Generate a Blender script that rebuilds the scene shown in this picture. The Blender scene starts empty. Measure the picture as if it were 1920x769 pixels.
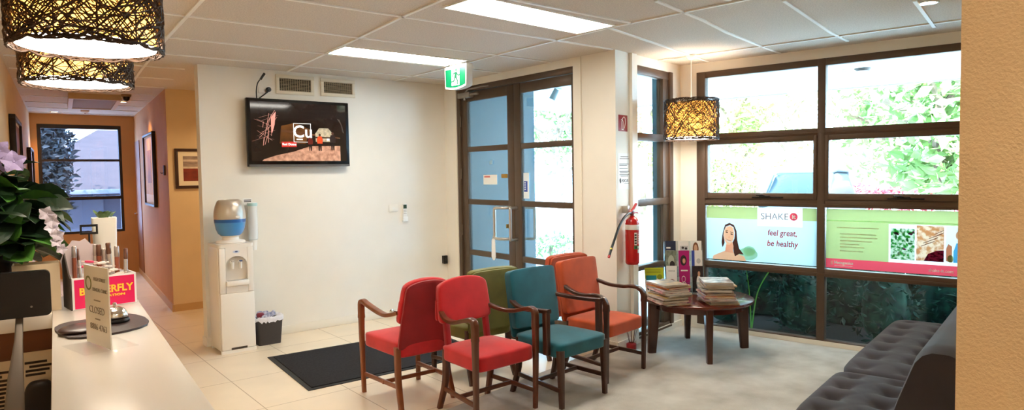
import bpy, bmesh, math, random
from mathutils import Vector, Matrix, Euler
random.seed(7)
PI = math.pi
COL = bpy.context.scene.collection
SC = bpy.context.scene
# ------------------------------------------------------------------ camera model / survey of the room (metres)
F = 1247.31516; YAW = -0.67857; PIT = -0.04798; ROL = 0.01568
DL = 0.19467                     # the window bay is turned by this angle against the entrance wall
H = 1.60; CZ = 2.659             # eye height, ceiling height
TY = 6.677; DX = 4.375; PC = 3.967; WU = 6.321; NV = 3.046
X0 = 1.655
RC = (Matrix.Rotation(YAW, 3, 'Z') @ Matrix.Rotation(PIT, 3, 'X') @ Matrix.Rotation(ROL, 3, 'Y'))
EYE = Vector((0, 0, H))
def ray(x, y):
    return RC @ Vector(((x-960)/F, 1, (384.5-y)/F))
def hz(x, y, z):
    r = ray(x, y); return EYE + r*((z-H)/r.z)
def pl(x, y, n, d):
    r = ray(x, y); n = Vector(n); return EYE + r*((d-n.dot(EYE))/n.dot(r))
BX = Vector((math.cos(DL), math.sin(DL), 0)); BY = Vector((-math.sin(DL), math.cos(DL), 0))
def B(u, v, z=0): return BX*u + BY*v + Vector((0, 0, z))
EX = Vector((1, 0, 0)); EY = Vector((0, 1, 0))
CA = 0.085                       # the corridor runs off by this angle
CW = Vector((math.sin(CA), math.cos(CA), 0)); CQ = Vector((math.cos(CA), -math.sin(CA), 0))

# ------------------------------------------------------------------ materials
def lin(c):
    return tuple(((v/255)/12.92 if v/255 <= .04045 else ((v/255+.055)/1.055)**2.4) for v in c) + (1,)
MATS = {}
def M(name, rgb=(200, 200, 200), rough=.5, metal=0, noise=None, bump=None, sheen=0, emit=0, trans=0, coat=0, spec=.5, stretch=None, rgb2=None, ior=1.45):
    if name in MATS: return MATS[name]
    m = bpy.data.materials.new(name); m.use_nodes = True
    nt = m.node_tree; b = nt.nodes['Principled BSDF']
    col = lin(rgb)
    b.inputs['Base Color'].default_value = col
    b.inputs['Roughness'].default_value = rough
    b.inputs['Metallic'].default_value = metal
    b.inputs['Specular IOR Level'].default_value = spec
    b.inputs['Sheen Weight'].default_value = sheen
    b.inputs['Coat Weight'].default_value = coat
    b.inputs['Transmission Weight'].default_value = trans
    b.inputs['IOR'].default_value = ior
    if emit:
        b.inputs['Emission Color'].default_value = col
        b.inputs['Emission Strength'].default_value = emit
    tc = None
    def coords():
        nonlocal tc
        if tc is None:
            t = nt.nodes.new('ShaderNodeTexCoord'); mp = nt.nodes.new('ShaderNodeMapping')
            nt.links.new(t.outputs['Object'], mp.inputs['Vector'])
            if stretch: mp.inputs['Scale'].default_value = stretch
            tc = mp.outputs['Vector']
        return tc
    if noise:
        sc, amt = noise[:2]
        n = nt.nodes.new('ShaderNodeTexNoise'); n.inputs['Scale'].default_value = sc; n.inputs['Detail'].default_value = 6
        nt.links.new(coords(), n.inputs['Vector'])
        r = nt.nodes.new('ShaderNodeValToRGB')
        c2 = lin(rgb2) if rgb2 else tuple(min(1, x*(1+amt)) for x in col[:3]) + (1,)
        c1 = col if rgb2 else tuple(x*(1-amt) for x in col[:3]) + (1,)
        r.color_ramp.elements[0].position = .32; r.color_ramp.elements[1].position = .68
        r.color_ramp.elements[0].color = c1; r.color_ramp.elements[1].color = c2
        nt.links.new(n.outputs['Fac'], r.inputs['Fac'])
        nt.links.new(r.outputs['Color'], b.inputs['Base Color'])
        if emit: nt.links.new(r.outputs['Color'], b.inputs['Emission Color'])
    if bump:
        sc, st = bump
        n = nt.nodes.new('ShaderNodeTexNoise'); n.inputs['Scale'].default_value = sc; n.inputs['Detail'].default_value = 4
        nt.links.new(coords(), n.inputs['Vector'])
        bp = nt.nodes.new('ShaderNodeBump'); bp.inputs['Strength'].default_value = st; bp.inputs['Distance'].default_value = .01
        nt.links.new(n.outputs['Fac'], bp.inputs['Height']); nt.links.new(bp.outputs['Normal'], b.inputs['Normal'])
    MATS[name] = m
    return m
def glassmat(name, tint=(255, 255, 255), refl=.06, rough=0.0, fr=.35):
    if name in MATS: return MATS[name]
    m = bpy.data.materials.new(name); m.use_nodes = True; nt = m.node_tree
    nt.nodes.remove(nt.nodes['Principled BSDF']); out = nt.nodes['Material Output']
    t = nt.nodes.new('ShaderNodeBsdfTransparent'); t.inputs['Color'].default_value = lin(tint)
    g = nt.nodes.new('ShaderNodeBsdfGlossy'); g.inputs['Roughness'].default_value = rough
    lw = nt.nodes.new('ShaderNodeLayerWeight'); lw.inputs['Blend'].default_value = .25
    mr = nt.nodes.new('ShaderNodeMath'); mr.operation = 'MULTIPLY_ADD'; mr.inputs[1].default_value = fr; mr.inputs[2].default_value = refl
    nt.links.new(lw.outputs['Fresnel'], mr.inputs[0])
    mx = nt.nodes.new('ShaderNodeMixShader'); nt.links.new(mr.outputs[0], mx.inputs['Fac'])
    nt.links.new(t.outputs[0], mx.inputs[1]); nt.links.new(g.outputs[0], mx.inputs[2]); nt.links.new(mx.outputs[0], out.inputs['Surface'])
    MATS[name] = m; return m
def translucent(name, rgb, amount=.6, rgb_t=None):
    if name in MATS: return MATS[name]
    m = bpy.data.materials.new(name); m.use_nodes = True; nt = m.node_tree
    nt.nodes.remove(nt.nodes['Principled BSDF']); out = nt.nodes['Material Output']
    d = nt.nodes.new('ShaderNodeBsdfDiffuse'); d.inputs['Color'].default_value = lin(rgb)
    t = nt.nodes.new('ShaderNodeBsdfTranslucent'); t.inputs['Color'].default_value = lin(rgb_t or rgb)
    mx = nt.nodes.new('ShaderNodeMixShader'); mx.inputs['Fac'].default_value = amount
    nt.links.new(d.outputs[0], mx.inputs[1]); nt.links.new(t.outputs[0], mx.inputs[2]); nt.links.new(mx.outputs[0], out.inputs['Surface'])
    MATS[name] = m; return m
def emis(name, rgb, s=1.0):
    if name in MATS: return MATS[name]
    m = bpy.data.materials.new(name); m.use_nodes = True; nt = m.node_tree
    nt.nodes.remove(nt.nodes['Principled BSDF']); out = nt.nodes['Material Output']
    e = nt.nodes.new('ShaderNodeEmission'); e.inputs['Color'].default_value = lin(rgb); e.inputs['Strength'].default_value = s
    nt.links.new(e.outputs[0], out.inputs['Surface']); MATS[name] = m; return m

# ------------------------------------------------------------------ mesh builder
class MB:
    def __init__(s): s.bm = bmesh.new()
    def _add(s, verts, faces):
        vs = [s.bm.verts.new(v) for v in verts]
        for f in faces:
            try: s.bm.faces.new([vs[i] for i in f])
            except ValueError: pass
        return vs
    def box(s, x0, x1, y0, y1, z0, z1, bev=0, seg=2, mat=None):
        vs = s._add([(x, y, z) for x in (x0, x1) for y in (y0, y1) for z in (z0, z1)],
                    [(0, 1, 3, 2), (4, 6, 7, 5), (0, 4, 5, 1), (2, 3, 7, 6), (0, 2, 6, 4), (1, 5, 7, 3)])
        if bev:
            es = set(e for v in vs for e in v.link_edges)
            r = bmesh.ops.bevel(s.bm, geom=list(es), offset=bev, segments=seg, affect='EDGES', profile=.5)
            vs = list(set(v for f in r['faces'] for v in f.verts) | set(v for v in vs if v.is_valid))
        if mat is not None: bmesh.ops.transform(s.bm, matrix=mat, verts=vs)
        return s
    def rbox(s, sx, sy, sz, p=8, n=8, f=None, mat=None):
        "rounded box (p-norm), optional deform f(x,y,z)->(x,y,z)"
        nx = n if isinstance(n, tuple) else (n, n, n)
        idx = {}; fs = []
        def vert(a):
            k = tuple(round(c, 5) for c in a)
            if k not in idx:
                q = sum(abs(c)**p for c in a)**(1/p)
                v = Vector((a[0]/q*sx/2, a[1]/q*sy/2, a[2]/q*sz/2))
                if f: v = Vector(f(*v))
                if mat is not None: v = mat @ v
                idx[k] = s.bm.verts.new(v)
            return idx[k]
        for ax in range(3):
            o = [i for i in range(3) if i != ax]
            for sg in (-1, 1):
                for i in range(nx[o[0]]):
                    for j in range(nx[o[1]]):
                        q = []
                        for (di, dj) in ((0, 0), (1, 0), (1, 1), (0, 1)):
                            a = [0, 0, 0]; a[ax] = sg
                            a[o[0]] = math.sin((-1+2*(i+di)/nx[o[0]])*PI/2*.999)/math.sin(PI/2*.999) if nx[o[0]] < 14 else -1+2*(i+di)/nx[o[0]]
                            a[o[1]] = math.sin((-1+2*(j+dj)/nx[o[1]])*PI/2*.999)/math.sin(PI/2*.999) if nx[o[1]] < 14 else -1+2*(j+dj)/nx[o[1]]
                            q.append(vert(a))
                        if (sg > 0) == (ax == 1): q.reverse()
                        try: s.bm.faces.new(q)
                        except ValueError: pass
        return s
    def sweep(s, pts, prof, cap=True, radii=None, up=None, closed=False):
        "sweep a closed 2D profile [(a,b)] along pts"
        pts = [Vector(p) for p in pts]; n = len(pts); rings = []
        prev = None
        for i, p in enumerate(pts):
            if closed: t = pts[(i+1) % n]-pts[i-1]
            else: t = pts[min(i+1, n-1)]-pts[max(i-1, 0)]
            if t.length < 1e-9: t = Vector((0, 0, 1))
            t.normalize()
            if up is not None: nn = Vector(up)-t*Vector(up).dot(t)
            elif prev is None:
                a = Vector((0, 0, 1)) if abs(t.z) < .9 else Vector((1, 0, 0)); nn = a-t*a.dot(t)
            else: nn = prev-t*prev.dot(t)
            if nn.length < 1e-6: nn = t.orthogonal()
            nn.normalize(); prev = nn; bb = t.cross(nn)
            r = radii[i] if radii else 1
            r = r if isinstance(r, tuple) else (r, r)
            rings.append([s.bm.verts.new(p+nn*(b*r[1])+bb*(a*r[0])) for a, b in prof])
        m = len(prof)
        for i in range(n if closed else n-1):
            A = rings[i]; C = rings[(i+1) % n]
            for k in range(m):
                s.bm.faces.new((A[k], A[(k+1) % m], C[(k+1) % m], C[k]))
        if cap and not closed:
            s.bm.faces.new(list(reversed(rings[0]))); s.bm.faces.new(rings[-1])
        return s
    def tube(s, pts, r=.01, seg=10, radii=None, closed=False):
        prof = [(math.cos(2*PI*k/seg), math.sin(2*PI*k/seg)) for k in range(seg)]
        return s.sweep(pts, prof, radii=radii or [r]*len(pts), closed=closed)
    def cyl(s, p0, p1, r0, r1=None, seg=16):
        return s.tube([p0, p1], seg=seg, radii=[r0, r0 if r1 is None else r1])
    def lathe(s, prof, seg=32, c=(0, 0, 0), mat=None, arc=None):
        "prof [(r,z)] bottom to top; closes to axis where r==0"
        c = Vector(c); rings = []
        for r, z in prof:
            if r < 1e-6:
                v = c+Vector((0, 0, z)); rings.append([s.bm.verts.new(mat @ v if mat is not None else v)])
            else:
                L = []
                for k in range(seg):
                    v = c+Vector((r*math.cos(2*PI*k/seg), r*math.sin(2*PI*k/seg), z))
                    L.append(s.bm.verts.new(mat @ v if mat is not None else v))
                rings.append(L)
        for A, C in zip(rings, rings[1:]):
            for k in range(seg):
                k2 = (k+1) % seg
                if len(A) == 1 and len(C) == 1: continue
                if len(A) == 1: s.bm.faces.new((A[0], C[k2], C[k]))
                elif len(C) == 1: s.bm.faces.new((A[k], A[k2], C[0]))
                else: s.bm.faces.new((A[k], A[k2], C[k2], C[k]))
        return s
    def prism(s, poly, a0, a1, axis='z', mat=None):
        "extrude polygon; axis z: (x,y)->z, axis y: (x,z)->y"
        def P(p, a): return Vector((p[0], p[1], a)) if axis == 'z' else (Vector((p[0], a, p[1])) if axis == 'y' else Vector((a, p[0], p[1])))
        n = len(poly)
        f = [s.bm.verts.new((mat @ P(p, a0)) if mat is not None else P(p, a0)) for p in poly]
        g = [s.bm.verts.new((mat @ P(p, a1)) if mat is not None else P(p, a1)) for p in poly]
        for k in range(n): s.bm.faces.new((f[k], f[(k+1) % n], g[(k+1) % n], g[k]))
        s.bm.faces.new(list(reversed(f))); s.bm.faces.new(g)
        return s
    def quad(s, a, b, c, d):
        s._add([a, b, c, d], [(0, 1, 2, 3)]); return s
    def build(s, name, mat, parent=None, smooth=40, recalc=True, loc=None, rot=None):
        if recalc: bmesh.ops.recalc_face_normals(s.bm, faces=s.bm.faces)
        me = bpy.data.meshes.new(name); s.bm.to_mesh(me); s.bm.free()
        me.materials.append(mat)
        if smooth:
            me.shade_smooth()
            me.set_sharp_from_angle(angle=math.radians(smooth))
        o = bpy.data.objects.new(name, me); COL.objects.link(o)
        if parent is not None: o.parent = parent
        if loc is not None: o.location = loc
        if rot is not None: o.rotation_euler = rot
        return o
def tag(o, label=None, cat=None, group=None, kind=None):
    if label: o['label'] = label
    if cat: o['category'] = cat
    if group: o['group'] = group
    if kind: o['kind'] = kind
    return o
def thing(name, label, cat, loc=(0, 0, 0), rz=0, group=None, rot=None):
    o = bpy.data.objects.new(name, None); COL.objects.link(o); o.empty_display_size = .1
    o.location = loc; o.rotation_euler = rot if rot is not None else (0, 0, rz)
    return tag(o, label, cat, group)
def struct(name, mb, mat, loc=None, rz=0, label=None, cat=None, smooth=30):
    o = mb.build(name, mat, smooth=smooth, loc=loc, rot=(0, 0, rz))
    return tag(o, label, cat, kind='structure')
def sroot(name, loc, rz, label=None, cat=None):
    o = bpy.data.objects.new(name, None); COL.objects.link(o); o.location = loc; o.rotation_euler = (0, 0, rz)
    return tag(o, label, cat, kind='structure')
def dup(root, loc, rz=None, label=None, group=None):
    r = root.copy(); COL.objects.link(r); r.location = loc
    if rz is not None: r.rotation_euler = (0, 0, rz)
    if label: r['label'] = label
    if group: r['group'] = group
    for ch in list(root.children):
        c = ch.copy(); COL.objects.link(c); c.parent = r
        for g in list(ch.children):
            d = g.copy(); COL.objects.link(d); d.parent = c
    return r
def text(body, size, mat, parent, loc, name='lettering', align='CENTER', shear=0, ext=.0006, rot=(PI/2, 0, 0), sx=1, bold=0, spacing=1.0):
    cu = bpy.data.curves.new(name, 'FONT'); cu.body = body; cu.size = size; cu.align_x = align; cu.align_y = 'CENTER'
    cu.shear = shear; cu.extrude = ext; cu.offset = bold; cu.resolution_u = 3; cu.space_character = spacing
    o = bpy.data.objects.new(name, cu); COL.objects.link(o)
    dg = bpy.context.evaluated_depsgraph_get()
    me = bpy.data.meshes.new_from_object(o.evaluated_get(dg))
    bpy.data.objects.remove(o); bpy.data.curves.remove(cu)
    me.materials.clear(); me.materials.append(mat); me.name = name
    o = bpy.data.objects.new(name, me); COL.objects.link(o); o.parent = parent; o.location = loc; o.rotation_euler = rot; o.scale = (sx, 1, 1)
    return o
def rrect(x0, x1, z0, z1, r, n=4):
    pts = []
    for cx, cz, a in ((x1-r, z0+r, -90), (x1-r, z1-r, 0), (x0+r, z1-r, 90), (x0+r, z0+r, 180)):
        for k in range(n+1):
            t = math.radians(a+90*k/n); pts.append((cx+r*math.cos(t), cz+r*math.sin(t)))
    return pts
def ell(cx, cz, rx, rz, n=20, a=0):
    return [(cx+rx*math.cos(2*PI*k/n)*math.cos(a)-rz*math.sin(2*PI*k/n)*math.sin(a), cz+rx*math.cos(2*PI*k/n)*math.sin(a)+rz*math.sin(2*PI*k/n)*math.cos(a)) for k in range(n)]
def spline(P, n=8):
    "Catmull-Rom through points"
    P = [Vector(p) for p in P]; out = []
    for i in range(len(P)-1):
        p0 = P[max(i-1, 0)]; p1 = P[i]; p2 = P[i+1]; p3 = P[min(i+2, len(P)-1)]
        for k in range(n):
            t = k/n
            out.append(.5*((2*p1)+(p2-p0)*t+(2*p0-5*p1+4*p2-p3)*t*t+(3*p1-p0-3*p2+p3)*t**3))
    out.append(P[-1]); return out

# palette
WALL = M('cream wall paint', (236, 229, 216), .75, noise=(3, .02), bump=(350, .05))
TAN = M('tan stucco', (208, 174, 128), .85, noise=(6, .05), bump=(160, .35))
TRIMM = M('cream gloss trim', (236, 228, 212), .4)
BRONZE = M('bronze aluminium', (88, 70, 54), .42, metal=.25, noise=(8, .06))
BRONZEW = M('dark bronze window aluminium', (90, 69, 53), .42, metal=.25, noise=(8, .06))
GLASS = glassmat('clear window glass', (244, 250, 250), .02)
DGLASS = glassmat('door glass', (232, 244, 250), .03)
CHROME = M('polished steel', (225, 222, 215), .18, metal=1)
WHITEP = M('white plastic', (240, 237, 230), .35)
BLACKP = M('black plastic', (22, 20, 19), .35)
# ------------------------------------------------------------------ floor, carpet, ceiling
def tile_mat():
    m = M('floor tile', (232, 214, 188), .32, noise=(2.2, .05)); nt = m.node_tree; b = nt.nodes['Principled BSDF']
    ramp = [n for n in nt.nodes if n.type == 'VALTORGB'][0]
    t = nt.nodes.new('ShaderNodeTexCoord'); mp = nt.nodes.new('ShaderNodeMapping'); mp.inputs['Location'].default_value = (-1.6+.64*5, -6.18+.78*10, 0)
    br = nt.nodes.new('ShaderNodeTexBrick'); br.offset = 0; br.inputs['Scale'].default_value = 1
    br.inputs['Brick Width'].default_value = .62; br.inputs['Row Height'].default_value = .78; br.inputs['Mortar Size'].default_value = .0035; br.inputs['Mortar Smooth'].default_value = .1
    br.inputs['Mortar'].default_value = lin((176, 150, 118))
    nt.links.new(t.outputs['Object'], mp.inputs['Vector']); nt.links.new(mp.outputs['Vector'], br.inputs['Vector'])
    nt.links.new(ramp.outputs['Color'], br.inputs['Color1']); nt.links.new(ramp.outputs['Color'], br.inputs['Color2'])
    nt.links.new(br.outputs['Color'], b.inputs['Base Color']); return m
outline = [(-1.4, 4.3), (-1.4, -2.75), tuple(B(1.65, -3.0)[:2]), tuple(B(1.66, .1)[:2]), tuple(B(6.5, .1)[:2]), tuple(B(6.5, 3.2)[:2]), (4.62, 4.14), (4.55, TY+.06), (3.4, TY+.06), (3.4, 8.8), (2.4, 8.8), (2.45, 13.1), (.55, 13.1), (-.14, 4.3)]
struct('floor', MB().prism(outline, -.12, 0), tile_mat())
cm = M('grey carpet', (172, 164, 152), .95, noise=(2.9, .5), bump=(240, .5), rgb2=(206, 200, 190), spec=.1)
carpet = [tuple(B(1.66, .18)[:2]), tuple(B(6.3, .18)[:2]), tuple(B(6.3, 3.03)[:2]), tuple(B(5.08, 3.03)[:2]), tuple(B(5.04, 3.2)[:2]), tuple(B(1.9, 3.2)[:2])]
struct('floor_carpet', MB().prism(carpet, .0005, .008), cm, label='grey mottled carpet laid over the waiting corner floor', cat='carpet')
ceil_m = M('mineral fibre tile', (208, 196, 181), .95, noise=(120, .16), bump=(260, .15))
struct('ceiling', MB().prism(outline, CZ, CZ+.14), ceil_m)
gb = MB()
def bar(pts, w=.012):
    pts = [Vector((p[0], p[1], CZ-.003)) for p in pts]
    gb.sweep(pts, [(-w, -.006), (w, -.006), (w, .008), (-w, .008)], up=(0, 0, 1))
def pxl(*ps): return [hz(p[0], p[1], CZ) for p in ps]
def lx(y): return -.39+.085*y                      # left wall face
bar([(2.36-.18, 1.9), (2.27, 3.92), (2.339, 4.74), (2.409, 5.577), (2.49, 6.66)])
bar([(1.0, 1.9), (1.08, 4.0), (1.17, 5.577), (1.3, 7.3), (1.42, 8.66)])
bar([(3.732, 2.77), (3.667, 3.39), (3.672, 4.745), (3.70, 5.3), (3.70, 6.66)])
bar([(3.95, 1.2), (3.80, 2.2), (3.732, 2.77)])
for y in (1.6, 2.385, 3.17): bar([(lx(y)+.02, y), (3.71-.0*y, y+.02)])
for y in (3.95, 4.735, 5.52, 6.26): bar([(lx(y)+.02, y), (3.68, y), (DX-.03, y+.02)])
for y in (7.04, 7.82, 8.6, 9.4, 10.2, 11.0, 11.8, 12.6): bar([(lx(y)+.02, y), (1.6+.085*(y-6.7) if y < 8.7 else 1.76+.085*(y-8.7), y)])
bar([B(5.823, 3.03), B(5.823, .2)])
bar(pxl((1140.5, 51), (1287.7, 100.5)) + [B(6.25, 2.72)])
bar(pxl((1229.4, 0), (1319.7, 37.9), (1362.6, 60), (1428, 86), (1463, 99.5)))
bar(pxl((1470, 0), (1557.9, 60), (1589.5, 76)))
bar(pxl((1715, 0), (1752, 50)))
bar(pxl((1244, 110), (1303, 103.7)))
struct('trim_1', gb, M('white ceiling grid', (238, 234, 226), .5))

# ------------------------------------------------------------------ walls
def wallbox(name, mat, loc, rz, boxes, **k):
    mb = MB()
    for b in boxes: mb.box(*b)
    return struct(name, mb, mat, loc=loc, rz=rz, **k)
wallbox('wall_back', WALL, (0, 0, 0), 0, [(X0, DX+.13, TY, TY+.12, 0, CZ)])
# entrance wall: opening y 4.482..6.419, head 2.585; pillar at its near end
DO0, DO1, DOH = 4.482, 6.419, 2.585
wallbox('wall_entrance', WALL, (0, 0, 0), 0, [(DX, DX+.14, DO1, TY-.0005, 0, CZ), (DX, DX+.14, DO0, DO1, DOH, CZ)])
pc = Vector((DX, PC, 0)); u0 = pc.dot(BX)
struct('wall_pillar', MB().prism([(DX, PC), tuple(B(5.385, NV)[:2]), tuple(B(5.385, NV+.14)[:2]), (DX+.14, DO0), (DX, DO0)], 0, CZ), WALL)
# cream architraves round the doors and the narrow window
mb = MB()
mb.box(DX-.012, DX, DO0-.10, DO0, 0, DOH+.075); mb.box(DX-.012, DX, DO1, DO1+.07, 0, DOH+.075); mb.box(DX-.012, DX, DO0, DO1, DOH, DOH+.075)
struct('trim_2', mb, TRIMM)
mb = MB(); mb.box(5.30, 5.392, -.03, -.0005, .05, CZ-.003)
struct('trim_3', mb, TRIMM, loc=B(0, NV), rz=DL)
wallbox('wall_bay', WALL, B(0, NV), DL, [(5.385, 6.125, 0, .14, 2.569, CZ), (5.385, 6.125, 0, .14, 0, .05), (6.125, WU+.14, 0, .14, 0, CZ)])
# window wall in local frame: X = -v, Y into the wall
WR = DL-PI/2
def W(v): return -v
wallbox('wall_window', WALL, B(WU, 0), WR, [(W(NV)+.0005, W(2.868), 0, .14, 0, CZ), (W(2.868), W(.5), 0, .14, 2.569, CZ), (W(2.868), W(.5), .0, .14, 0, .022), (W(.5), W(.05), 0, .14, 0, CZ)])
mb = MB(); mb.box(W(2.868), W(.55), -.022, -.0005, .0085, .05)
struct('baseboard_window', mb, TRIMM, loc=B(WU, 0), rz=WR)
mb = MB(); mb.box(5.36, 6.3, -.022, -.0005, .0085, .07)
struct('baseboard_bay', mb, TRIMM, loc=B(0, NV), rz=DL)
struct('wall_right', MB().prism([tuple(B(*p)[:2]) for p in ((1.6, .17), (6.44, .17), (6.44, .03), (1.74, .03), (1.74, -3.1), (1.6, -3.1))], 0, CZ), TAN)
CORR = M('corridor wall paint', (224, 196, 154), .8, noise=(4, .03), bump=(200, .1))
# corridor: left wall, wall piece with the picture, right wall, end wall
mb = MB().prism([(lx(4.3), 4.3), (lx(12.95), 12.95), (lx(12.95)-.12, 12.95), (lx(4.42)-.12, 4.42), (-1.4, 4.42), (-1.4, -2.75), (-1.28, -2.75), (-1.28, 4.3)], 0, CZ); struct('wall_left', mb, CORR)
CORR_DIM = M('corridor dimmed paint', (206, 154, 100), .8, noise=(4, .03), bump=(200, .1))  # darker corridor paint: the far end's weaker light is put into the colour
mb = MB().prism([(1.795, 8.72), (3.4, 8.72), (3.4, 8.84), (1.81, 8.84)], 0, CZ); struct('wall_passage_end', mb, CORR)
mb = MB().prism([(1.7945, 8.7205), (1.8095, 8.8405), (1.91, 8.8405), (2.255, 12.9), (2.15, 12.9)], 0, CZ); struct('wall_corridor', mb, CORR_DIM)
wallbox('wall_end', CORR_DIM, (0, 12.9, 0), 0, [(.5, .795, 0, .12, 0, CZ), (1.953, 2.3, 0, .12, 0, CZ), (.795, 1.953, 0, .12, 2.495, CZ), (.795, 1.953, 0, .12, 0, .72)])
wallbox('wall_passage', CORR, (0, 0, 0), 0, [(3.4, 3.5, TY+.12, 8.84, 0, CZ)])
wallbox('wall_rear', WALL, (0, 0, 0), 0, [(-1.28, 2.3, -2.75, -2.63, 0, CZ)])
mb = MB(); mb.box(X0-.001+.001, DX-.012, TY-.014, TY-.0005, .0, .085, bev=.004); mb.box(X0-.014, X0-.0005, TY-.014, TY+.12, 0, .085)
struct('baseboard_back', mb, TRIMM)
mb = MB(); mb.box(1.80, 3.39, 8.706, 8.7195, 0, .085)
mb.prism([(1.780, 8.706), (2.134, 12.89), (2.149, 12.89), (1.7945, 8.706)], 0, .085)
struct('baseboard_corridor', mb, M('corridor skirting', (200, 160, 110), .5))
mb = MB(); mb.prism([(DX-.014, PC-.004), (DX-.0005, PC), (DX-.0005, DO0-.10), (DX-.014, DO0-.10)], 0.0005, .085)
mb.prism([tuple(B(u0-.002, NV-.014)[:2]), tuple(B(5.30, NV-.014)[:2]), tuple(B(5.30, NV-.0005)[:2]), tuple(B(u0, NV-.0005)[:2])], .0085, .085)
struct('baseboard_pillar', mb, TRIMM)

# ------------------------------------------------------------------ big window (local X = -v from its left end, Y outward)
L0 = 2.866
wr = sroot('window_1', B(WU, L0), WR)
def wx(v): return L0-v
fm = MB()
ends = (wx(.50),)
Z = (.024, 2.568)
fm.box(0, .088, -.012, .07, Z[0], Z[1], bev=.003)
fm.box(wx(1.728), wx(1.662), -.012, .07, Z[0], Z[1], bev=.003)
fm.box(wx(.595), wx(.50), -.012, .07, Z[0], Z[1], bev=.003)
for z0, z1 in ((2.506, 2.568), (1.895, 1.957), (1.249, 1.318), (.628, .70), (.024, .06)):
    fm.box(.088, wx(1.728), -.008, .066, z0, z1, bev=.003); fm.box(wx(1.662), wx(.595), -.008, .066, z0, z1, bev=.003)
    if z0 < 2: fm.box(.088, wx(.595), -.016, -.008, z0+.022, z0+.034)
fm.build('window_frame', BRONZEW, wr)
for a, b in ((.088, wx(1.728)), (wx(1.662), wx(.595))):
    s = MB()
    for q in ((a, a+.032, 1.318, 1.895), (b-.032, b, 1.318, 1.895), (a+.032, b-.032, 1.847, 1.895), (a+.032, b-.032, 1.318, 1.375)): s.box(q[0], q[1], -.022, .05, q[2], q[3], bev=.003)
    s.build('sash', BRONZEW, wr)
    for z0, z1 in ((1.957, 2.506), (.70, 1.249), (.06, .628)): MB().box(a, b, .03, .036, z0, z1).build('pane', GLASS, wr)
    MB().box(a+.03, b-.03, .02, .026, 1.373, 1.849).build('pane', GLASS, wr)
# sash latches on the middle row
for v0, v1 in ((2.304, 2.018), (1.167, .897)):
    l = MB(); l.box(wx(v0), wx(v1), -.036, -.0225, 1.33, 1.342, bev=.003); l.box(wx(v0)+.07, wx(v0)+.17, -.045, -.0225, 1.337, 1.352, bev=.004)
    l.tube([(wx(v0)+.12, -.035, 1.35), (wx(v0)+.10, -.055, 1.358), (wx(v0)+.05, -.06, 1.356)], .006, 8)
    l.build('latch', M('dark latch metal', (40, 36, 34), .3, metal=.8), wr)
# ------------------------------------------------------------------ narrow window beside the pillar
nr = sroot('window_2', B(0, NV), DL)
fm = MB(); fm.box(5.393, 5.412, 0, .07, .05, 2.565); fm.box(5.946, 6.06, 0, .07, .05, 2.565, bev=.003); fm.box(6.06, 6.124, -.02, .07, .05, 2.568, bev=.003)
for z0, z1 in ((2.49, 2.566), (1.882, 1.953), (1.271, 1.335), (.671, .717), (.05, .10)): fm.box(5.412, 6.06, -.006, .066, z0, z1, bev=.003)
fm.box(5.412, 6.06, -.03, -.006, .05, .068)
fm.build('window_frame', BRONZEW, nr)
for z0, z1 in ((1.953, 2.49), (1.335, 1.882), (.717, 1.271), (.10, .671)): MB().box(5.412, 5.946, .03, .036, z0, z1).build('pane', GLASS, nr)
# ------------------------------------------------------------------ window at the end of the corridor
er = sroot('window_3', (0, 12.9, 0), 0)
fm = MB(); fm.box(.795, .845, 0, .07, .72, 2.495); fm.box(1.912, 1.953, 0, .07, .72, 2.495)
for z0, z1 in ((2.43, 2.495), (1.898, 1.935), (1.27, 1.325), (.72, .76)): fm.box(.845, 1.912, -.004, .066, z0, z1)
fm.build('window_frame', M('dark corridor window frame', (46, 38, 34), .5), er)
for z0, z1 in ((1.935, 2.43), (1.325, 1.898), (.76, 1.27)): MB().box(.845, 1.912, .03, .036, z0, z1).build('pane', glassmat('corridor glass', (205, 210, 225), .05), er)

# ------------------------------------------------------------------ entrance doors (local X = DO1 - y, Y outward)
DR = -PI/2
dfr = sroot('door_frame', (DX, DO1, 0), DR)
w = DO1-DO0
fm = MB(); fm.box(0, .058, .0, .11, 0, DOH, bev=.003); fm.box(w-.012, w, .0, .11, 0, DOH); fm.box(.058, w-.012, .0, .11, 2.527, DOH, bev=.003)
fm.build('jamb', BRONZE, dfr)
def leaf(name, x0, x1, s0, s1, label):
    r = sroot(name, (DX, DO1, 0), DR, label, 'door')
    m = MB(); zt = 2.522
    m.box(x0, x0+s0, .02, .066, .012, zt, bev=.003); m.box(x1-s1, x1, .02, .066, .012, zt, bev=.003)
    for z0, z1 in ((2.42, zt), (1.847, 1.906), (1.25, 1.31), (.671, .731), (.012, .15)): m.box(x0+s0, x1-s1, .023, .063, z0, z1, bev=.003)
    m.build('door_frame', BRONZE, r)
    for z0, z1 in ((1.906, 2.42), (1.31, 1.847), (.731, 1.25), (.15, .671)): MB().box(x0+s0, x1-s1, .04, .046, z0, z1).build('pane', DGLASS, r)
    return r
def dxx(y): return DO1-y
d1 = leaf('door_1', .060, dxx(5.405)-.002, dxx(6.245)-.060, .104, 'left glazed entrance door leaf with blue seen through its panes')
d2 = leaf('door_2', dxx(5.405)+.002, w-.014, .107, .045, 'right glazed entrance door leaf beside the pillar with daylight behind')
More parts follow.
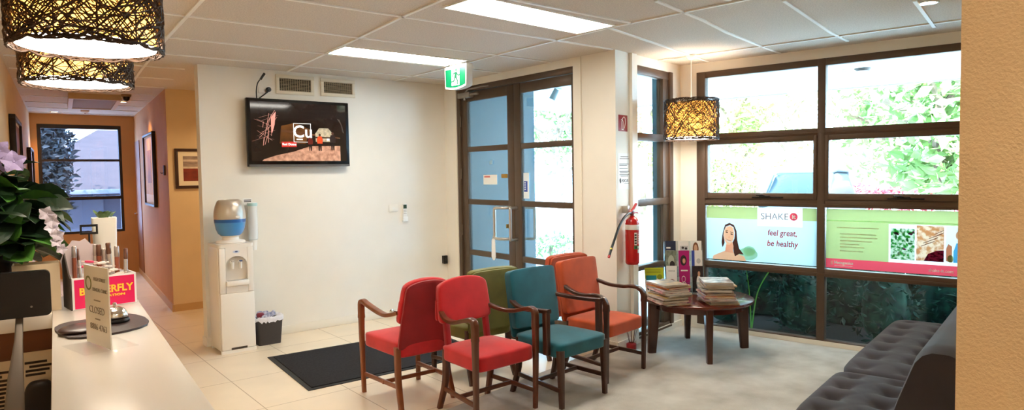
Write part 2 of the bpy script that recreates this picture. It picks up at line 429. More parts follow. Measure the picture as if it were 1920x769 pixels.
def pull(root, x, zc, y0, y1, reach, mat, sgn=1, r=.014, name='handle'):
    # D-shaped pull: two ends fixed on the stile, grip offset sideways
    h = .165
    P = [(x, y0, zc+h), (x, y0+(y1-y0)*.7, zc+h), (x-.0*sgn, y1, zc+h-.02), (x, y1, zc+h-.06), (x, y1, zc), (x, y1, zc-h+.06), (x, y1, zc-h+.02), (x, y0+(y1-y0)*.7, zc-h), (x, y0, zc-h)]
    MB().tube(spline(P, 5), r, 12).build(name, mat, root)
STEEL = M('satin steel handle', (205, 198, 188), .3, metal=.9)
for root, x, sg in ((d1, dxx(5.47), -1), (d2, dxx(5.375), 1)):
    off = -.165 if sg < 0 else .012
    for y0, y1, nm in ((.02, -.075, 'handle'), (.066, .16, 'outer_handle')):
        hh = .165; zc = 1.07
        ox = off if y0 < .05 else (-.165 if sg < 0 else .125)
        P = [(x, y0, zc+hh), (x+ox*.25, y1*.8 if y0 < .05 else .14, zc+hh), (x+ox*.9, y1, zc+hh-.004), (x+ox, y1, zc+hh-.05), (x+ox, y1, zc), (x+ox, y1, zc-hh+.05), (x+ox*.9, y1, zc-hh+.004), (x+ox*.25, y1*.8 if y0 < .05 else .14, zc-hh), (x, y0, zc-hh)]
        MB().tube(spline(P, 5), .016, 12).build(nm, STEEL, root)
l = MB(); l.cyl((dxx(5.484), .02, 1.035), (dxx(5.484), -.005, 1.035), .018); l.box(dxx(5.49)-.004, dxx(5.49)+.01, -.03, -.004, 1.02, 1.062, bev=.003)
l.build('lock', M('brass lock', (190, 160, 90), .3, metal=.9), d1)
for z in (1.6, .95, 2.2): MB().cyl((.058, .012, z-.06), (.058, .012, z+.06), .011, seg=10).build('hinge', M('hinge bronze', (104, 88, 72), .4, metal=.5), d1)
c = MB(); c.box(dxx(6.33), dxx(6.10), -.05, .018, 2.455, 2.515, bev=.008); c.box(dxx(6.10), dxx(5.96), -.04, -.02, 2.47, 2.49); c.tube([(dxx(6.2), -.03, 2.515), (dxx(6.05), -.10, 2.53), (dxx(5.86), -.05, 2.545), (dxx(5.80), .0, 2.55)], .008, 8)
c.cyl((dxx(6.21), -.03, 2.43), (dxx(6.21), -.03, 2.455), .016)
c.build('door_closer', M('grey door closer', (148, 140, 130), .4, metal=.4), d1)
MB().box(dxx(5.617), dxx(5.512), .012, .02, 1.548, 1.592, bev=.002).build('brass_plate', M('brass plate', (170, 130, 62), .3, metal=.8), d1)
MB().box(dxx(5.974), dxx(5.724), .0385, .0398, 1.478, 1.585).build('paper_notice', M('white paper', (238, 236, 230), .8), d1)
PINK = M('faint red print', (214, 120, 110), .8)
MB().box(dxx(5.955), dxx(5.85), .037, .0384, 1.555, 1.572).build('print_line', PINK, d1)
MB().box(dxx(5.86), dxx(5.80), .0385, .0398, 1.70, 1.745).build('small_sticker', M('pale sticker', (150, 185, 205), .7), d1)
STW = M('sticker white', (228, 234, 238), .7); STB = M('sticker blue', (62, 84, 168), .6)
s = MB(); s.box(dxx(5.279), dxx(5.19), .0385, .0398, 1.335, 1.60); s.build('sticker', STW, d2)
MB().box(dxx(5.272), dxx(5.215), .037, .0384, 1.405, 1.515).build('sticker', STB, d2)
for k in range(4): MB().box(dxx(5.262), dxx(5.24), .0358, .0369, 1.425+.022*k, 1.437+.022*k).build('sticker_mark', STW, d2)
# white tag hanging from the left handle
tg = thing('door_tag', 'white paper tag hanging from the left door handle', 'tag', (DX-.075, 5.655, .905), DR)
MB().prism([(-.03, -.02), (-.035, -.2), (-.012, -.235), (.012, -.235), (.035, -.2), (.03, -.02), (.012, 0), (-.012, 0)], -.006, .0, axis='y').build('tag_card', M('white card', (238, 238, 236), .6), tg)
MB().tube([(0, -.004, -.01), (.003, -.012, .01), (0, -.003, .03), (-.003, .012, .012), (0, -.002, -.01)], .003, 6).build('loop', M('beige string', (200, 180, 150), .8), tg)
# ------------------------------------------------------------------ chairs
WOOD = M('mahogany stained timber', (92, 46, 24), .32, noise=(9, .35), stretch=(1, 1, .25), coat=.3)
WOODD = M('dark stained timber', (66, 34, 20), .32, noise=(9, .3), stretch=(1, 1, .25), coat=.3)
WOODR = M('red brown timber', (126, 66, 32), .34, noise=(9, .3), stretch=(1, 1, .25), coat=.3)
def velvet(n, c): return M(n, c, .85, noise=(7, .16), bump=(500, .15), sheen=.35, spec=.2)
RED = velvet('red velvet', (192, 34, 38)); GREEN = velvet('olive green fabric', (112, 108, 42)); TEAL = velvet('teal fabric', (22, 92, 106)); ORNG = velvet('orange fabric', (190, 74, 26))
RECT = lambda w, h: rrect(-w, w, -h, h, min(w, h)*.45, 3)
def leg(p0, p1, w0, w1, mid=None):
    pts = [p0, p1] if mid is None else spline([p0, mid, p1], 5)
    n = len(pts); return MB().sweep(pts, RECT(1, 1), radii=[w0+(w1-w0)*i/(n-1) for i in range(n)], up=(0, 1, 0))
def chair(label, style, fab, wood, loc, rz, fd=.22, back_w=.46, full=False, sw=1.0):
    "origin on the floor under the seat, the sitter faces -Y; rear feet at +.285, front legs at -fd"
    t = thing('armchair', label, 'chair', loc, rz)
    W2 = .245*sw; st = .455; sd_ = fd+.225; yc = (.225-fd)/2
    def sd(x, y, z):
        k = 1-.12*max(0, (y+sd_/2)/sd_); e = max(0, 1-(x/.25)**2)*max(0, 1-(y/(sd_/2))**2)
        return (x*k, y, z+(.026*e if z > 0 else 0))
    MB().rbox(.495*sw, sd_+.03, .105, 11, 14, sd).build('seat', fab, t, loc=(0, yc-.005, st-.06), smooth=60)
    red = style == 'red'; tilt = .19 if full else .14
    bh, bz, by_ = (.31, .735, .243) if red else (.43, .685, .238)
    def arch(x, y, z): return (x*(1-(.16 if full else .07)*(z/bh)), y+.25*(x*x), z+((-.042*(abs(x)/.22)**2.2) if z > 0 else 0)) if red else (x*(1+.02*(z/bh)), y+.2*(x*x), z-(.008*(x/.22)**2 if z > 0 else 0))
    MB().rbox(back_w, .052, bh, 9 if red else 18, (14, 6, 12), arch).build('backrest', fab, t, loc=(0, by_, bz), rot=(-tilt, 0, 0), smooth=50)
    # outer back panel: runs from the seat rail to the top on closed backs
    z0 = .40 if (full or not red) else .60
    oh = bz+bh/2-.012-z0; oz = (bz+bh/2-.012+z0)/2
    def arch2(x, y, z): return (x*(1-.17*(z/oh)) if red else x, y+.25*(x*x), z+((-.042*(abs(x)/.22)**2.2) if (z > 0 and red) else 0))
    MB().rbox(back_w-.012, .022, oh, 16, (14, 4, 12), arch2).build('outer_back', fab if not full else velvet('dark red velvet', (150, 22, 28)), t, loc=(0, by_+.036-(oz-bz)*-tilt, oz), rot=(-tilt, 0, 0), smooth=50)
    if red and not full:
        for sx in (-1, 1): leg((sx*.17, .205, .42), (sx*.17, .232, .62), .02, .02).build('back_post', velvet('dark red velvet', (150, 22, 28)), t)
    for sx in (-1, 1):
        x = sx*(W2+.012)
        if style == 'teal': leg((sx*(W2-.02), -fd+.005, .40), (sx*(W2-.018), -fd-.005, 0), .024, .016).build('leg', wood, t)
        else: leg((x, -fd-.012, .56), (x-.004*sx, -fd-.006, 0), .0205, .0145, mid=(x, -fd-.012, .36)).build('leg', wood, t)
        leg((sx*.195, .20, .42), (sx*.210, .268, 0), .022, .017, mid=(sx*.198, .210, .2)).build('leg', wood, t)
        MB().sweep([(x-.012*sx, -fd-.005, .135), (sx*.203, .228, .15)], RECT(.009, .015), up=(0, 0, 1)).build('stretcher', wood, t)
        f0 = -fd
        if red:
            P = [(sx*.205, .235, .665), (sx*.235, .14, .640), (x, .02, .640), (x, f0+.10, .668), (x, f0+.035, .682), (x, f0-.004, .670), (x, f0-.012, .635), (x, f0-.012, .59), (x, f0-.012, .555)]
            r = [(.015, .012), (.017, .012), (.021, .012), (.021, .012), (.020, .014), (.020, .017), (.0195, .018), (.019, .019), (.0205, .0205)]
        elif style == 'orange':
            P = [(sx*.21, .235, .695), (sx*.235, .12, .662), (x, .0, .655), (x, f0+.12, .664), (x, f0+.055, .662), (x, f0+.01, .642), (x, f0-.010, .605), (x, f0-.012, .57), (x, f0-.012, .555)]
            r = [(.015, .012)]*3+[(.018, .012)]*2+[(.019, .015), (.0195, .018), (.020, .020), (.0205, .0205)]
        if style != 'teal':
            S = spline(P, 6); n = len(r)-1; rad = []
            for i in range(len(S)):
                q = i/(len(S)-1)*n; k = min(int(q), n-1); f = q-k
                rad.append((1.12*(r[k][0]*(1-f)+r[k+1][0]*f), 1.12*(r[k][1]*(1-f)+r[k+1][1]*f)))
            MB().sweep(S, RECT(1, 1), radii=rad).build('armrest', wood, t, smooth=50)
        else:
            x = sx*(W2+.03)
            m = MB(); m.sweep(spline([(sx*.215, .25, .675), (x, .1, .655), (x, -.06, .66), (x, -fd+.055, .668)], 5), RECT(.019, .014), up=(0, 0, 1))
            m.sweep([(x, -fd+.085, .662), (x, -fd+.083, .37)], RECT(.019, .024), up=(0, 1, 0))
            m.build('armrest', wood, t, smooth=50)
    MB().sweep([(-.222, .02, .142), (.222, .02, .142)], RECT(.009, .014), up=(0, 0, 1)).build('stretcher', wood, t)
    return t
chair('red velvet armchair with arched back facing the camera, nearest of the chairs', 'red', RED, WOOD, (2.632, 3.555, 0), .04, .19, back_w=.43)
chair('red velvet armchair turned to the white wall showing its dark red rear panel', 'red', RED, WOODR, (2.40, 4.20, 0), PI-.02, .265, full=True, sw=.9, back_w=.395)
chair('teal fabric armchair with square back in the middle of the front row', 'teal', TEAL, WOODD, (3.222, 3.49, 0), .07, .235)
chair('olive green armchair seen only over its back between red and teal chairs', 'teal', GREEN, WOODD, (3.06, 4.315, 0), PI+.0, .23).scale = (1, 1, .978)
chair('orange armchair with bentwood arms beside the round coffee table', 'orange', ORNG, WOODD, (3.86, 3.635, 0), .13, .19)
chair('orange armchair back to back behind the other orange chair, facing the glass doors', 'orange', ORNG, WOODD, (3.93, 4.43, 0), PI+.05, .2)

# ------------------------------------------------------------------ round coffee table
TC = Vector((4.93, 3.52, 0)); TR = .475; TZ = .485
TWOOD = M('cherry table timber', (84, 30, 18), .22, noise=(5, .25), stretch=(1, .3, 1), coat=.5)
tb = thing('coffee_table', 'round dark red wooden coffee table with four tapered legs', 'table', TC)
MB().lathe([(0, TZ-.035), (TR-.03, TZ-.035), (TR-.006, TZ-.028), (TR, TZ-.016), (TR-.004, TZ-.004), (TR-.012, TZ), (0, TZ)], 64).build('tabletop', TWOOD, tb)
MB().lathe([(TR-.10, TZ-.085), (TR-.075, TZ-.085), (TR-.075, TZ-.0352), (TR-.10, TZ-.0352)], 48).build('apron', TWOOD, tb)
for px_, y_ in ((1336, 689), (1399, 652), (1285, 629), (1216, 662)):
    q = hz(px_, y_, 0.008)-TC; a = math.atan2(q.y, q.x); e = Vector((math.cos(a), math.sin(a), 0))
    MB().sweep([e*.405+Vector((0, 0, TZ-.0355)), e*.43+Vector((0, 0, .008))], RECT(1, .62), radii=[.052, .035], up=e.cross(Vector((0, 0, 1)))).build('leg', WOODD, tb)

# ------------------------------------------------------------------ magazines
MAGC = [(214, 200, 196), (190, 60, 50), (222, 214, 200), (90, 96, 110), (236, 226, 210), (60, 52, 50), (200, 170, 120), (150, 120, 110), (226, 190, 90), (120, 130, 120), (232, 230, 226), (170, 40, 60)]
PAGES = M('magazine pages', (196, 184, 166), .8, noise=(60, 0), rgb2=(242, 236, 226), stretch=(.12, .12, 6))
def cover_mat(i):
    c = MAGC[i % len(MAGC)]
    c2 = MAGC[(i*5+3) % len(MAGC)]
    return M('magazine cover %d' % (i % 12), c, .3, noise=(14, .4), rgb2=c2)
lab_top = {'left': 'magazine with a pale lilac patterned cover on top of the left pile', 'right': 'magazine with a pink and cream cover on top of the right pile'}
def mag(i, loc, rz, th, side, pos):
    ordn = ['bottom', 'second', 'third', 'fourth', 'fifth', 'sixth', 'seventh', 'eighth', 'ninth', 'tenth', 'eleventh', 'twelfth', 'thirteenth', 'fourteenth', 'fifteenth', 'sixteenth']
    lb = lab_top[side] if pos == 'top' else ('magazine at the bottom of the %s pile on the coffee table' % side if pos == 0 else '%s magazine up in the %s pile on the coffee table' % (ordn[pos], side))
    t = thing('magazine', lb, 'magazine', loc, rz, 'magazines in the %s pile' % side)
    w, d = .225+.012*((i*7) % 3), .295+.01*(i % 2)
    MB().box(-w/2+.002, w/2-.005, -d/2+.005, d/2-.005, .0013, th-.0013).build('pages', PAGES, t)
    c = MB(); c.box(-w/2, w/2, -d/2, d/2, th-.0013, th); c.box(-w/2, w/2, -d/2, d/2, 0, .0013); c.box(-w/2, -w/2+.0019, -d/2, d/2, .0013, th-.0013)
    c.build('cover', cover_mat(i), t)
    return t
def pile(px_, n, base_rz, side, th, seed, jit):
    rnd = random.Random(seed); p = pl(px_[0], px_[1], (0, 0, 1), TZ) if False else hz(px_[0], px_[1], TZ)
    z = TZ+.0005
    for k in range(n):
        h = th*(.7+.6*rnd.random())
        mag(k+seed, (p.x+rnd.uniform(-jit, jit), p.y+rnd.uniform(-jit, jit), z), base_rz+rnd.uniform(-.16, .16)+(PI if rnd.random() < .5 else 0), h, side, 'top' if k == n-1 else k)
        z += h+.0012
    return p, z
pile((1254, 567), 13, -.95+.55, 'left', .0118, 3, .020)
pile((1343, 566), 15, -.95+.25, 'right', .0118, 8, .018)

# ------------------------------------------------------------------ brochure stand (three columns, three tiers) and its leaflets
ACR = glassmat('clear acrylic', (240, 246, 248), .05)
bp_ = hz(1283, 548, TZ); BRZ = -.80
KZ = 1.2
bs = thing('brochure_stand', 'clear acrylic three column brochure stand at the back of the coffee table', 'stand', (bp_.x, bp_.y, TZ), BRZ)
# local: X right, -Y to the viewer, tiers step back
m = MB(); m.box(-.165, .165, .075, .079, 0, .385); m.box(-.165, .165, -.055, .079, 0, .004)
for x in (-.165, -.055, .055, .161): m.prism([(-.055, .004), (.075, .004), (.075, .385), (.06, .33), (.02, .2), (-.055, .1)], x, x+.003, axis='x')
for y, z in ((-.055, 0), (-.01, .115), (.035, .23)): m.box(-.165, .165, y, y+.003, z+.004, z+.085)
m.build('rack', ACR, bs); bs.scale = (1.06, 1, KZ)
def leaflet(label, col, row, base, deco, w=.095, h=.205):
    x = (col-1)*.1155; y = (-.047, -.002, .043)[row]; z = (.006*KZ, .119*KZ, .234*KZ)[row]
    off = Matrix.Rotation(BRZ, 3, 'Z') @ Vector((x, y, 0))
    h = (.20*KZ, .2*KZ, .155*KZ)[row]
    t = thing('brochure', label, 'brochure', (bp_.x+off.x, bp_.y+off.y, TZ+z), BRZ, rot=(-.10, 0, BRZ))
    n = col*3+row
    MB().box(-w/2, w/2, 0, .006, 0, h).build('leaflet', base, t)
    for k, (kind, args, mt) in enumerate(deco):
        d = -.0004*(k+1)-.0002
        if kind == 'r': MB().box(args[0]*w-w/2, args[1]*w-w/2, d, d+.0004, args[2]*h, args[3]*h).build('print', mt, t)
        if kind == 'e': MB().prism(ell(args[0]*w-w/2, args[1]*h, args[2]*w, args[3]*h), d, d+.0004, axis='y').build('print', mt, t)
        if kind == 't': text(args[0], args[1], mt, t, (args[2]*w-w/2, d, args[3]*h), ext=.0002)
    return t
PW = M('print white', (236, 234, 228), .5); PNAVY = M('print navy', (36, 44, 72), .5); PMAG = M('print magenta', (176, 24, 110), .45); PGRY = M('print grey green', (120, 128, 112), .5, noise=(30, .4)); PDK = M('print dark', (46, 38, 40), .5, noise=(30, .5)); PSKIN = M('print skin', (206, 160, 128), .5); PBL = M('print blue', (52, 74, 160), .5); PROSE = M('print rose', (150, 90, 96), .6, noise=(60, .6)); PBRN = M('print brown hair', (120, 74, 44), .5)
leaflet('navy leaflet with white lines in the top left pocket', 0, 2, PNAVY, [('r', (.1, .5, .62, .70), PW), ('r', (.1, .85, .5, .53), PW), ('r', (.1, .85, .42, .45), PW)])
leaflet('white leaflet with dark eyes photo in the top middle pocket', 1, 2, PW, [('r', (.2, .95, .3, .75), M('print pale grey', (190, 190, 188), .5)), ('e', (.45, .66, .12, .06), PDK), ('e', (.75, .62, .12, .06), PDK)])
leaflet('leaflet with a long haired face in the top right pocket', 2, 2, PW, [('e', (.45, .6, .28, .33), PBRN), ('e', (.45, .62, .16, .2), PSKIN)])
leaflet('grey green leaflet in the middle left pocket', 0, 1, PGRY, [('e', (.5, .6, .3, .22), M('print pale sage', (176, 180, 160), .5)), ('e', (.6, .45, .25, .15), PDK)])
leaflet('magenta leaflet with rounded top photo in the middle column', 1, 1, PMAG, [('e', (.45, .62, .3, .2), PDK), ('e', (.5, .6, .14, .1), PSKIN), ('r', (.15, .85, .32, .36), PW)])
leaflet('white leaflet with blue band in the middle right pocket', 2, 1, PW, [('r', (0, .28, 0, 1), PBL), ('e', (.65, .6, .2, .1), M('print pale grey', (190, 190, 188), .5))])
leaflet('white leaflet with rose coloured picture in the front left pocket', 0, 0, PW, [('e', (.5, .3, .38, .2), PROSE), ('t', ('FOCUS', .018, .5, .8), PDK)])
leaflet('magenta leaflet with white curly line in the front middle pocket', 1, 0, PMAG, [('e', (.4, .5, .18, .12), PW), ('e', (.4, .5, .15, .1), PMAG), ('e', (.45, .3, .2, .1), PW), ('e', (.45, .3, .17, .08), PMAG), ('r', (.15, .8, .8, .85), PW)])
leaflet('dark photo leaflet with a white figure in the front right pocket', 2, 0, PDK, [('e', (.6, .35, .22, .3), PW), ('e', (.62, .7, .12, .1), PSKIN)])
# green flyer leaning at the left of the stand
fp = hz(1228, 553, TZ)
fl = thing('flyer', 'lime green and white flyer leaning behind the left magazine pile', 'flyer', (fp.x+.05, fp.y+.04, TZ), 0, rot=(-.18, 0, BRZ+.12))
MB().box(-.085, .085, 0, .003, 0, .235).build('sheet', PW, fl)
LIME = M('print lime', (176, 186, 34), .5); PTEAL = M('print teal', (20, 130, 140), .5)
MB().box(-.085, .085, -.0006, -.0001, .135, .235).build('print', LIME, fl); MB().box(-.075, .02, -.0012, -.0007, .10, .165).build('print', PTEAL, fl)
MB().prism(ell(.05, .15, .024, .024), -.0012, -.0007, axis='y').build('print', M('print olive', (120, 130, 20), .5), fl)
for k in range(3): MB().box(-.07, .06, -.0012, -.0007, .215-.014*k, .219-.014*k).build('print', M('print olive', (120, 130, 20), .5), fl)
rnd = random.Random(4)
for k in range(6):
    MB().prism(ell(-.06+.02*k, .06+rnd.uniform(-.015, .015), .009, .02), -.0012, -.0007, axis='y').build('print', [PDK, M('print red', (190, 40, 40), .5), M('print orange', (226, 130, 40), .5)][k % 3], fl)
    MB().prism(ell(-.06+.02*k, .09+rnd.uniform(-.01, .01), .006, .007), -.0018, -.0013, axis='y').build('print', PBRN, fl)

# ------------------------------------------------------------------ tufted grey sofa (bay frame: local X = u, Y = v)
SOF = M('charcoal velvet', (64, 60, 66), .8, noise=(3, .18), bump=(380, .12), sheen=.15, spec=.25)
SU0, SU1 = 3.22, 5.74; SV0, SV1 = .45, 1.0
so = thing('sofa', 'dark grey tufted sofa along the right wall under the window end', 'sofa', B(SU0, 0), DL)
def tuft(w, d, nx, ny):
    pts = [(-w/2+w*(i+.5)/nx, -d/2+d*(j+.5)/ny) for i in range(nx) for j in range(ny)]
    def f(x, y, z):
        if z <= 0: return (x, y, z)
        h = 0
        for px_, py_ in pts:
            r2 = (x-px_)**2+(y-py_)**2
            h -= .030*math.exp(-r2/.0022)+.012*math.exp(-r2/.012)
            dx_, dy_ = x-px_, y-py_
            h -= .007*math.exp(-(abs(dx_)-abs(dy_)*.9)**2/.00035)*math.exp(-r2/.010)
        e = max(0, 1-(abs(x)/(w/2))**6)*max(0, 1-(abs(y)/(d/2))**6)
        return (x, y, z+h*e+.018*e)
    return f
seam = 4.07-SU0; Lf = SU1-SU0
for a, b, nx in ((0, seam, 4), (seam, Lf, 7)):
    w_ = b-a-.004; d_ = .66
    MB().rbox(w_, d_, .16, 10, (int(w_*64), 44, 8), tuft(w_, d_, nx, 3)).build('seat_cushion', SOF, so, loc=((a+b)/2, SV1-d_/2, .375), smooth=80)
MB().box(.03, Lf-.03, SV1-.62, SV1-.03, .12, .30, bev=.01).build('base', M('sofa base dark', (40, 38, 42), .8), so)
for x in (.08, Lf/2, Lf-.08):
    for y in (SV1-.58, SV1-.08): MB().cyl((x, y, .008), (x, y, .12), .018, .024, 10).build('leg', BLACKP, so)
# backrest: profile in (v,z) rounded top, leaning back
bpz = [(.62, .34), (.60, .45), (.555, .60), (.51, .73), (.49, .785), (.462, .82), (.425, .838), (.36, .838), (.315, .82), (.285, .78), (.275, .70), (.27, .34)]
bm_ = MB(); prof = [(p[0], p[1]) for p in bpz]
nL = 40; rings = []
for i in range(nL+1):
    x = .0+(Lf-.0)*i/nL; e = min(x, Lf-x); k = 1-.06*max(0, 1-e/.04)**2
    cv = .43; cz = .55
    rings.append([bm_.bm.verts.new((x, cv+(v-cv)*k, cz+(z-cz)*k)) for v, z in prof])
for A, C in zip(rings, rings[1:]):
    for q in range(len(prof)): bm_.bm.faces.new((A[q], A[(q+1) % len(prof)], C[(q+1) % len(prof)], C[q]))
bm_.bm.faces.new(rings[0]); bm_.bm.faces.new(rings[-1])
bm_.build('backrest', SOF, so, smooth=35)
# ------------------------------------------------------------------ TV on the wall
tv = thing('television', 'wall mounted black flat television showing a mining picture', 'television', (2.055, TY-.098, 1.70), rot=(-.004, 0, 0))
TW, TH = 1.05, .665
TVB = M('tv gloss black', (14, 13, 13), .22)
m = MB(); m.box(0, TW, 0, .045, 0, TH, bev=.006); m.build('casing', TVB, tv)
MB().box(.3, .75, .045, .0945, .15, .5).build('bracket', BLACKP, tv)
MB().box(.01, TW-.01, -.004, 0, 0.002, .022).build('lower_trim', M('tv grey trim', (96, 92, 90), .3), tv)
SX0, SX1, SZ0, SZ1 = .035, TW-.035, .055, TH-.03
SW, SH = SX1-SX0, SZ1-SZ0
def scr(pts, layer, mt, name='picture'):
    y = -.0006*(layer+1)
    return MB().prism([(SX0+p[0]*SW, SZ0+p[1]*SH) for p in pts], y, y+.0006, axis='y').build(name, mt, tv, smooth=0)
def emt(n, c, s=.17): 
    m = bpy.data.materials.get(n)
    return m or M(n, c, .06, emit=s)
def emn(n, c, c2, sc, s=.13): return M(n, c, .06, noise=(sc, 0), rgb2=c2, emit=s)
scr([(0, 0), (1, 0), (1, 1), (0, 1)], 0, emn('tv dark', (26, 18, 16), (40, 28, 24), 4), 'screen')
scr([(0.1, 0), (.93, 0), (.93, .27), (.6, .26), (.42, .16), (.25, .10), (.12, .03)], 1, emn('tv ground', (150, 104, 84), (214, 164, 138), 22))
scr([(.28, .30), (.55, .3), (.6, .55), (.45, .66), (.3, .6)], 1, emn('tv amber', (70, 42, 22), (110, 68, 34), 6))
scr([(.30, .50), (.93, .40), (.93, .42), (.30, .54)], 2, emt('tv beam', (92, 58, 38)))
truss = emt('tv truss', (206, 150, 136))
rnd = random.Random(3)
for k in range(26):
    x, z = rnd.uniform(.08, .2), rnd.uniform(.32, .78); x += (z-.5)*.18
    a = rnd.choice([.9, 1.2, -.4, .2, 1.45])+rnd.uniform(-.2, .2); L = rnd.uniform(.03, .09); w_ = .004
    dx_, dz_ = math.cos(a)*L, math.sin(a)*L*1.6
    scr([(x-dx_, z-dz_), (x+dx_, z+dz_), (x+dx_+w_, z+dz_), (x-dx_+w_, z-dz_)], 2, truss)
scr([(.20, .74), (.25, .84), (.235, .62), (.21, .48), (.20, .48)], 2, emt('tv truss pink', (196, 120, 108), .6))
scr([(.3, .24), (.455, .245), (.455, .335), (.3, .33)], 3, emt('tv red label', (196, 52, 44)), 'label_panel')
WT = emt('tv white', (244, 240, 234), .32)
def bx_(x0, x1, z0, z1, l, mt, nm='picture'): return scr([(x0, z0), (x1, z0), (x1, z1), (x0, z1)], l, mt, nm)
for q in ((.425, .61, .645, .653), (.425, .61, .325, .333), (.425, .430, .325, .653), (.605, .61, .325, .653)): bx_(q[0], q[1], q[2], q[3], 4, WT, 'square_line')
text('Cu', .17, WT, tv, (SX0+.522*SW, -.0036, SZ0+.50*SH), bold=.003)
bx_(.455, .52, .365, .385, 4, WT, 'square_line')
text('Red Dome', .032, WT, tv, (SX0+.378*SW, -.0036, SZ0+.287*SH), bold=.0008)
# distant truck and three walking workers in the picture
scr([(.66, .34), (.84, .34), (.84, .5), (.80, .58), (.70, .58), (.655, .48)], 3, emn('tv truck', (150, 140, 120), (206, 190, 160), 30))
bx_(.655, .845, .40, .425, 4, emt('tv dark bar', (60, 40, 30))); bx_(.78, .83, .36, .40, 4, WT)
def man(x, z, s, top, nm):
    scr([(x-.014*s, z), (x-.004*s, z), (x, z+.09*s), (x+.006*s, z), (x+.017*s, z), (x+.02*s, z+.14*s), (x-.02*s, z+.14*s)], 5, emt('tv trousers', (30, 24, 26)), nm)
    scr([(x-.028*s, z+.13*s), (x+.028*s, z+.13*s), (x+.034*s, z+.2*s), (x+.02*s, z+.26*s), (x-.02*s, z+.26*s), (x-.034*s, z+.2*s)], 6, top, nm)
    scr(ell(x, z+.285*s, .013*s, .026*s, 12), 6, emt('tv helmet', (80, 50, 40)), nm)
man(.703, .18, .98, emt('tv orange jacket', (206, 74, 40)), 'worker'); man(.60, .18, .85, emt('tv dim red jacket', (92, 30, 26)), 'worker'); man(.845, .19, 1.05, emt('tv dark jacket', (44, 34, 34)), 'worker')
scr([(.90, .76), (.93, .74), (.96, .62), (.975, .50), (.96, .52), (.94, .66)], 2, emt('tv grey streak', (70, 62, 58)))
# ------------------------------------------------------------------ power socket with plugs above the TV
sk = thing('power_socket', 'white double power socket with black plugs and leads above the television', 'socket', (2.262, TY, 2.462))
MB().box(-.058, .058, -.012, -.0005, -.036, .036, bev=.004).build('faceplate', WHITEP, sk)
MB().lathe([(0, 0), (.02, 0), (.024, .012), (.024, .04), (.016, .05), (0, .05)], 20, mat=Matrix.Translation((.03, -.0125, -.002)) @ Matrix.Rotation(PI/2, 4, 'X')).build('plug', BLACKP, sk)
MB().tube(spline([(.03, -.06, -.004), (.01, -.075, -.03), (-.04, -.07, -.07), (-.07, -.03, -.1)], 6), .006, 8).build('cable', BLACKP, sk)
MB().tube(spline([(-.085, -.03, -.1), (-.09, -.045, -.02), (-.08, -.06, .05), (-.045, -.06, .10)], 6), .0055, 8).build('cable', BLACKP, sk)
MB().sweep([(-.05, -.06, .09), (-.028, -.06, .125), (-.01, -.06, .15)], RECT(.011, .009), up=(0, 1, 0)).build('plug', BLACKP, sk)
# ------------------------------------------------------------------ two air vents
def vent(loc, w, h, lab):
    t = thing('air_vent', lab, 'vent', loc)
    VB = M('cream vent frame', (226, 214, 190), .5)
    m = MB(); b = .035
    for q in ((0, w, 0, b), (0, w, h-b, h), (0, b, b, h-b), (w-b, w, b, h-b)): m.box(q[0], q[1], -.016, -.0005, q[2], q[3], bev=.003)
    m.build('frame', VB, t)
    MB().box(b, w-b, -.002, -.0005, b, h-b).build('duct_opening', M('vent dark', (14, 12, 10), .9), t)
    g = MB(); n = 9
    for k in range(n): g.box(b, w-b, -.011, -.0025, b+(h-2*b)*(k+.5)/n-.0017, b+(h-2*b)*(k+.5)/n+.0017)
    for k in range(1, 14): g.box(b+(w-2*b)*k/14-.0012, b+(w-2*b)*k/14+.0012, -.0095, -.0025, b, h-b)
    g.build('grille', M('vent slats', (176, 158, 126), .5), t)
vent((2.377, TY, 2.428), .395, .195, 'left cream wall vent above the television beside the power socket')
vent((2.843, TY, 2.434), .385, .185, 'right cream wall vent above the television under the ceiling')
# ------------------------------------------------------------------ light switch, remote, small fittings
sw = thing('light_switch', 'white light switch plate on the back wall beside the remote', 'switch', (3.662, TY, 1.225))
MB().box(-.058, .058, -.008, -.0005, -.04, .04, bev=.003).build('faceplate', WALL, sw); MB().box(-.016, -.004, -.011, -.0078, -.008, .008).build('rocker', WHITEP, sw); MB().box(.004, .016, -.011, -.0078, -.008, .008).build('rocker', WHITEP, sw)
rm = thing('remote_control', 'white air conditioner remote with dark display in a wall holder', 'remote', (3.80, TY, 1.07))
MB().box(-.026, .026, -.024, -.006, .02, .20, bev=.006).build('body', WHITEP, rm); MB().box(-.021, .021, -.0252, -.0235, .145, .19).build('display', M('lcd dark green', (52, 74, 58), .2), rm)
m = MB()
for r_ in range(3):
    for c_ in range(2): m.box(-.018+.02*c_, -.004+.02*c_, -.0262, -.0235, .085+.018*r_, .096+.018*r_)
m.build('button', M('grey button', (196, 190, 180), .5), rm)
m = MB(); m.box(-.032, .032, -.0055, -.0005, 0, .09, bev=.002); m.box(-.032, .032, -.034, -.0285, 0, .055, bev=.002); m.box(-.032, .032, -.0285, -.0055, 0, .006); m.build('wall_mount', WHITEP, rm)
bl = thing('door_holder', 'small black magnetic holder on the white wall beside the glass doors', 'door holder', (4.325, TY, .545))
MB().prism([(-.028, .0), (-.02, -.012), (.028, -.012), (.028, .085), (-.028, .085)], -.04, -.0045, axis='y').build('body', BLACKP, bl); MB().box(-.026, .026, -.0044, -.0005, -.008, .082).build('wall_mount', BLACKP, bl); MB().cyl((0, -.04, .035), (0, -.046, .035), .016).build('magnet', M('grey magnet', (60, 56, 54), .3, metal=.6), bl)
ds = thing('door_stop', 'chrome door stop on the skirting of the white wall', 'door stop', (3.60, TY-.0145, .062))
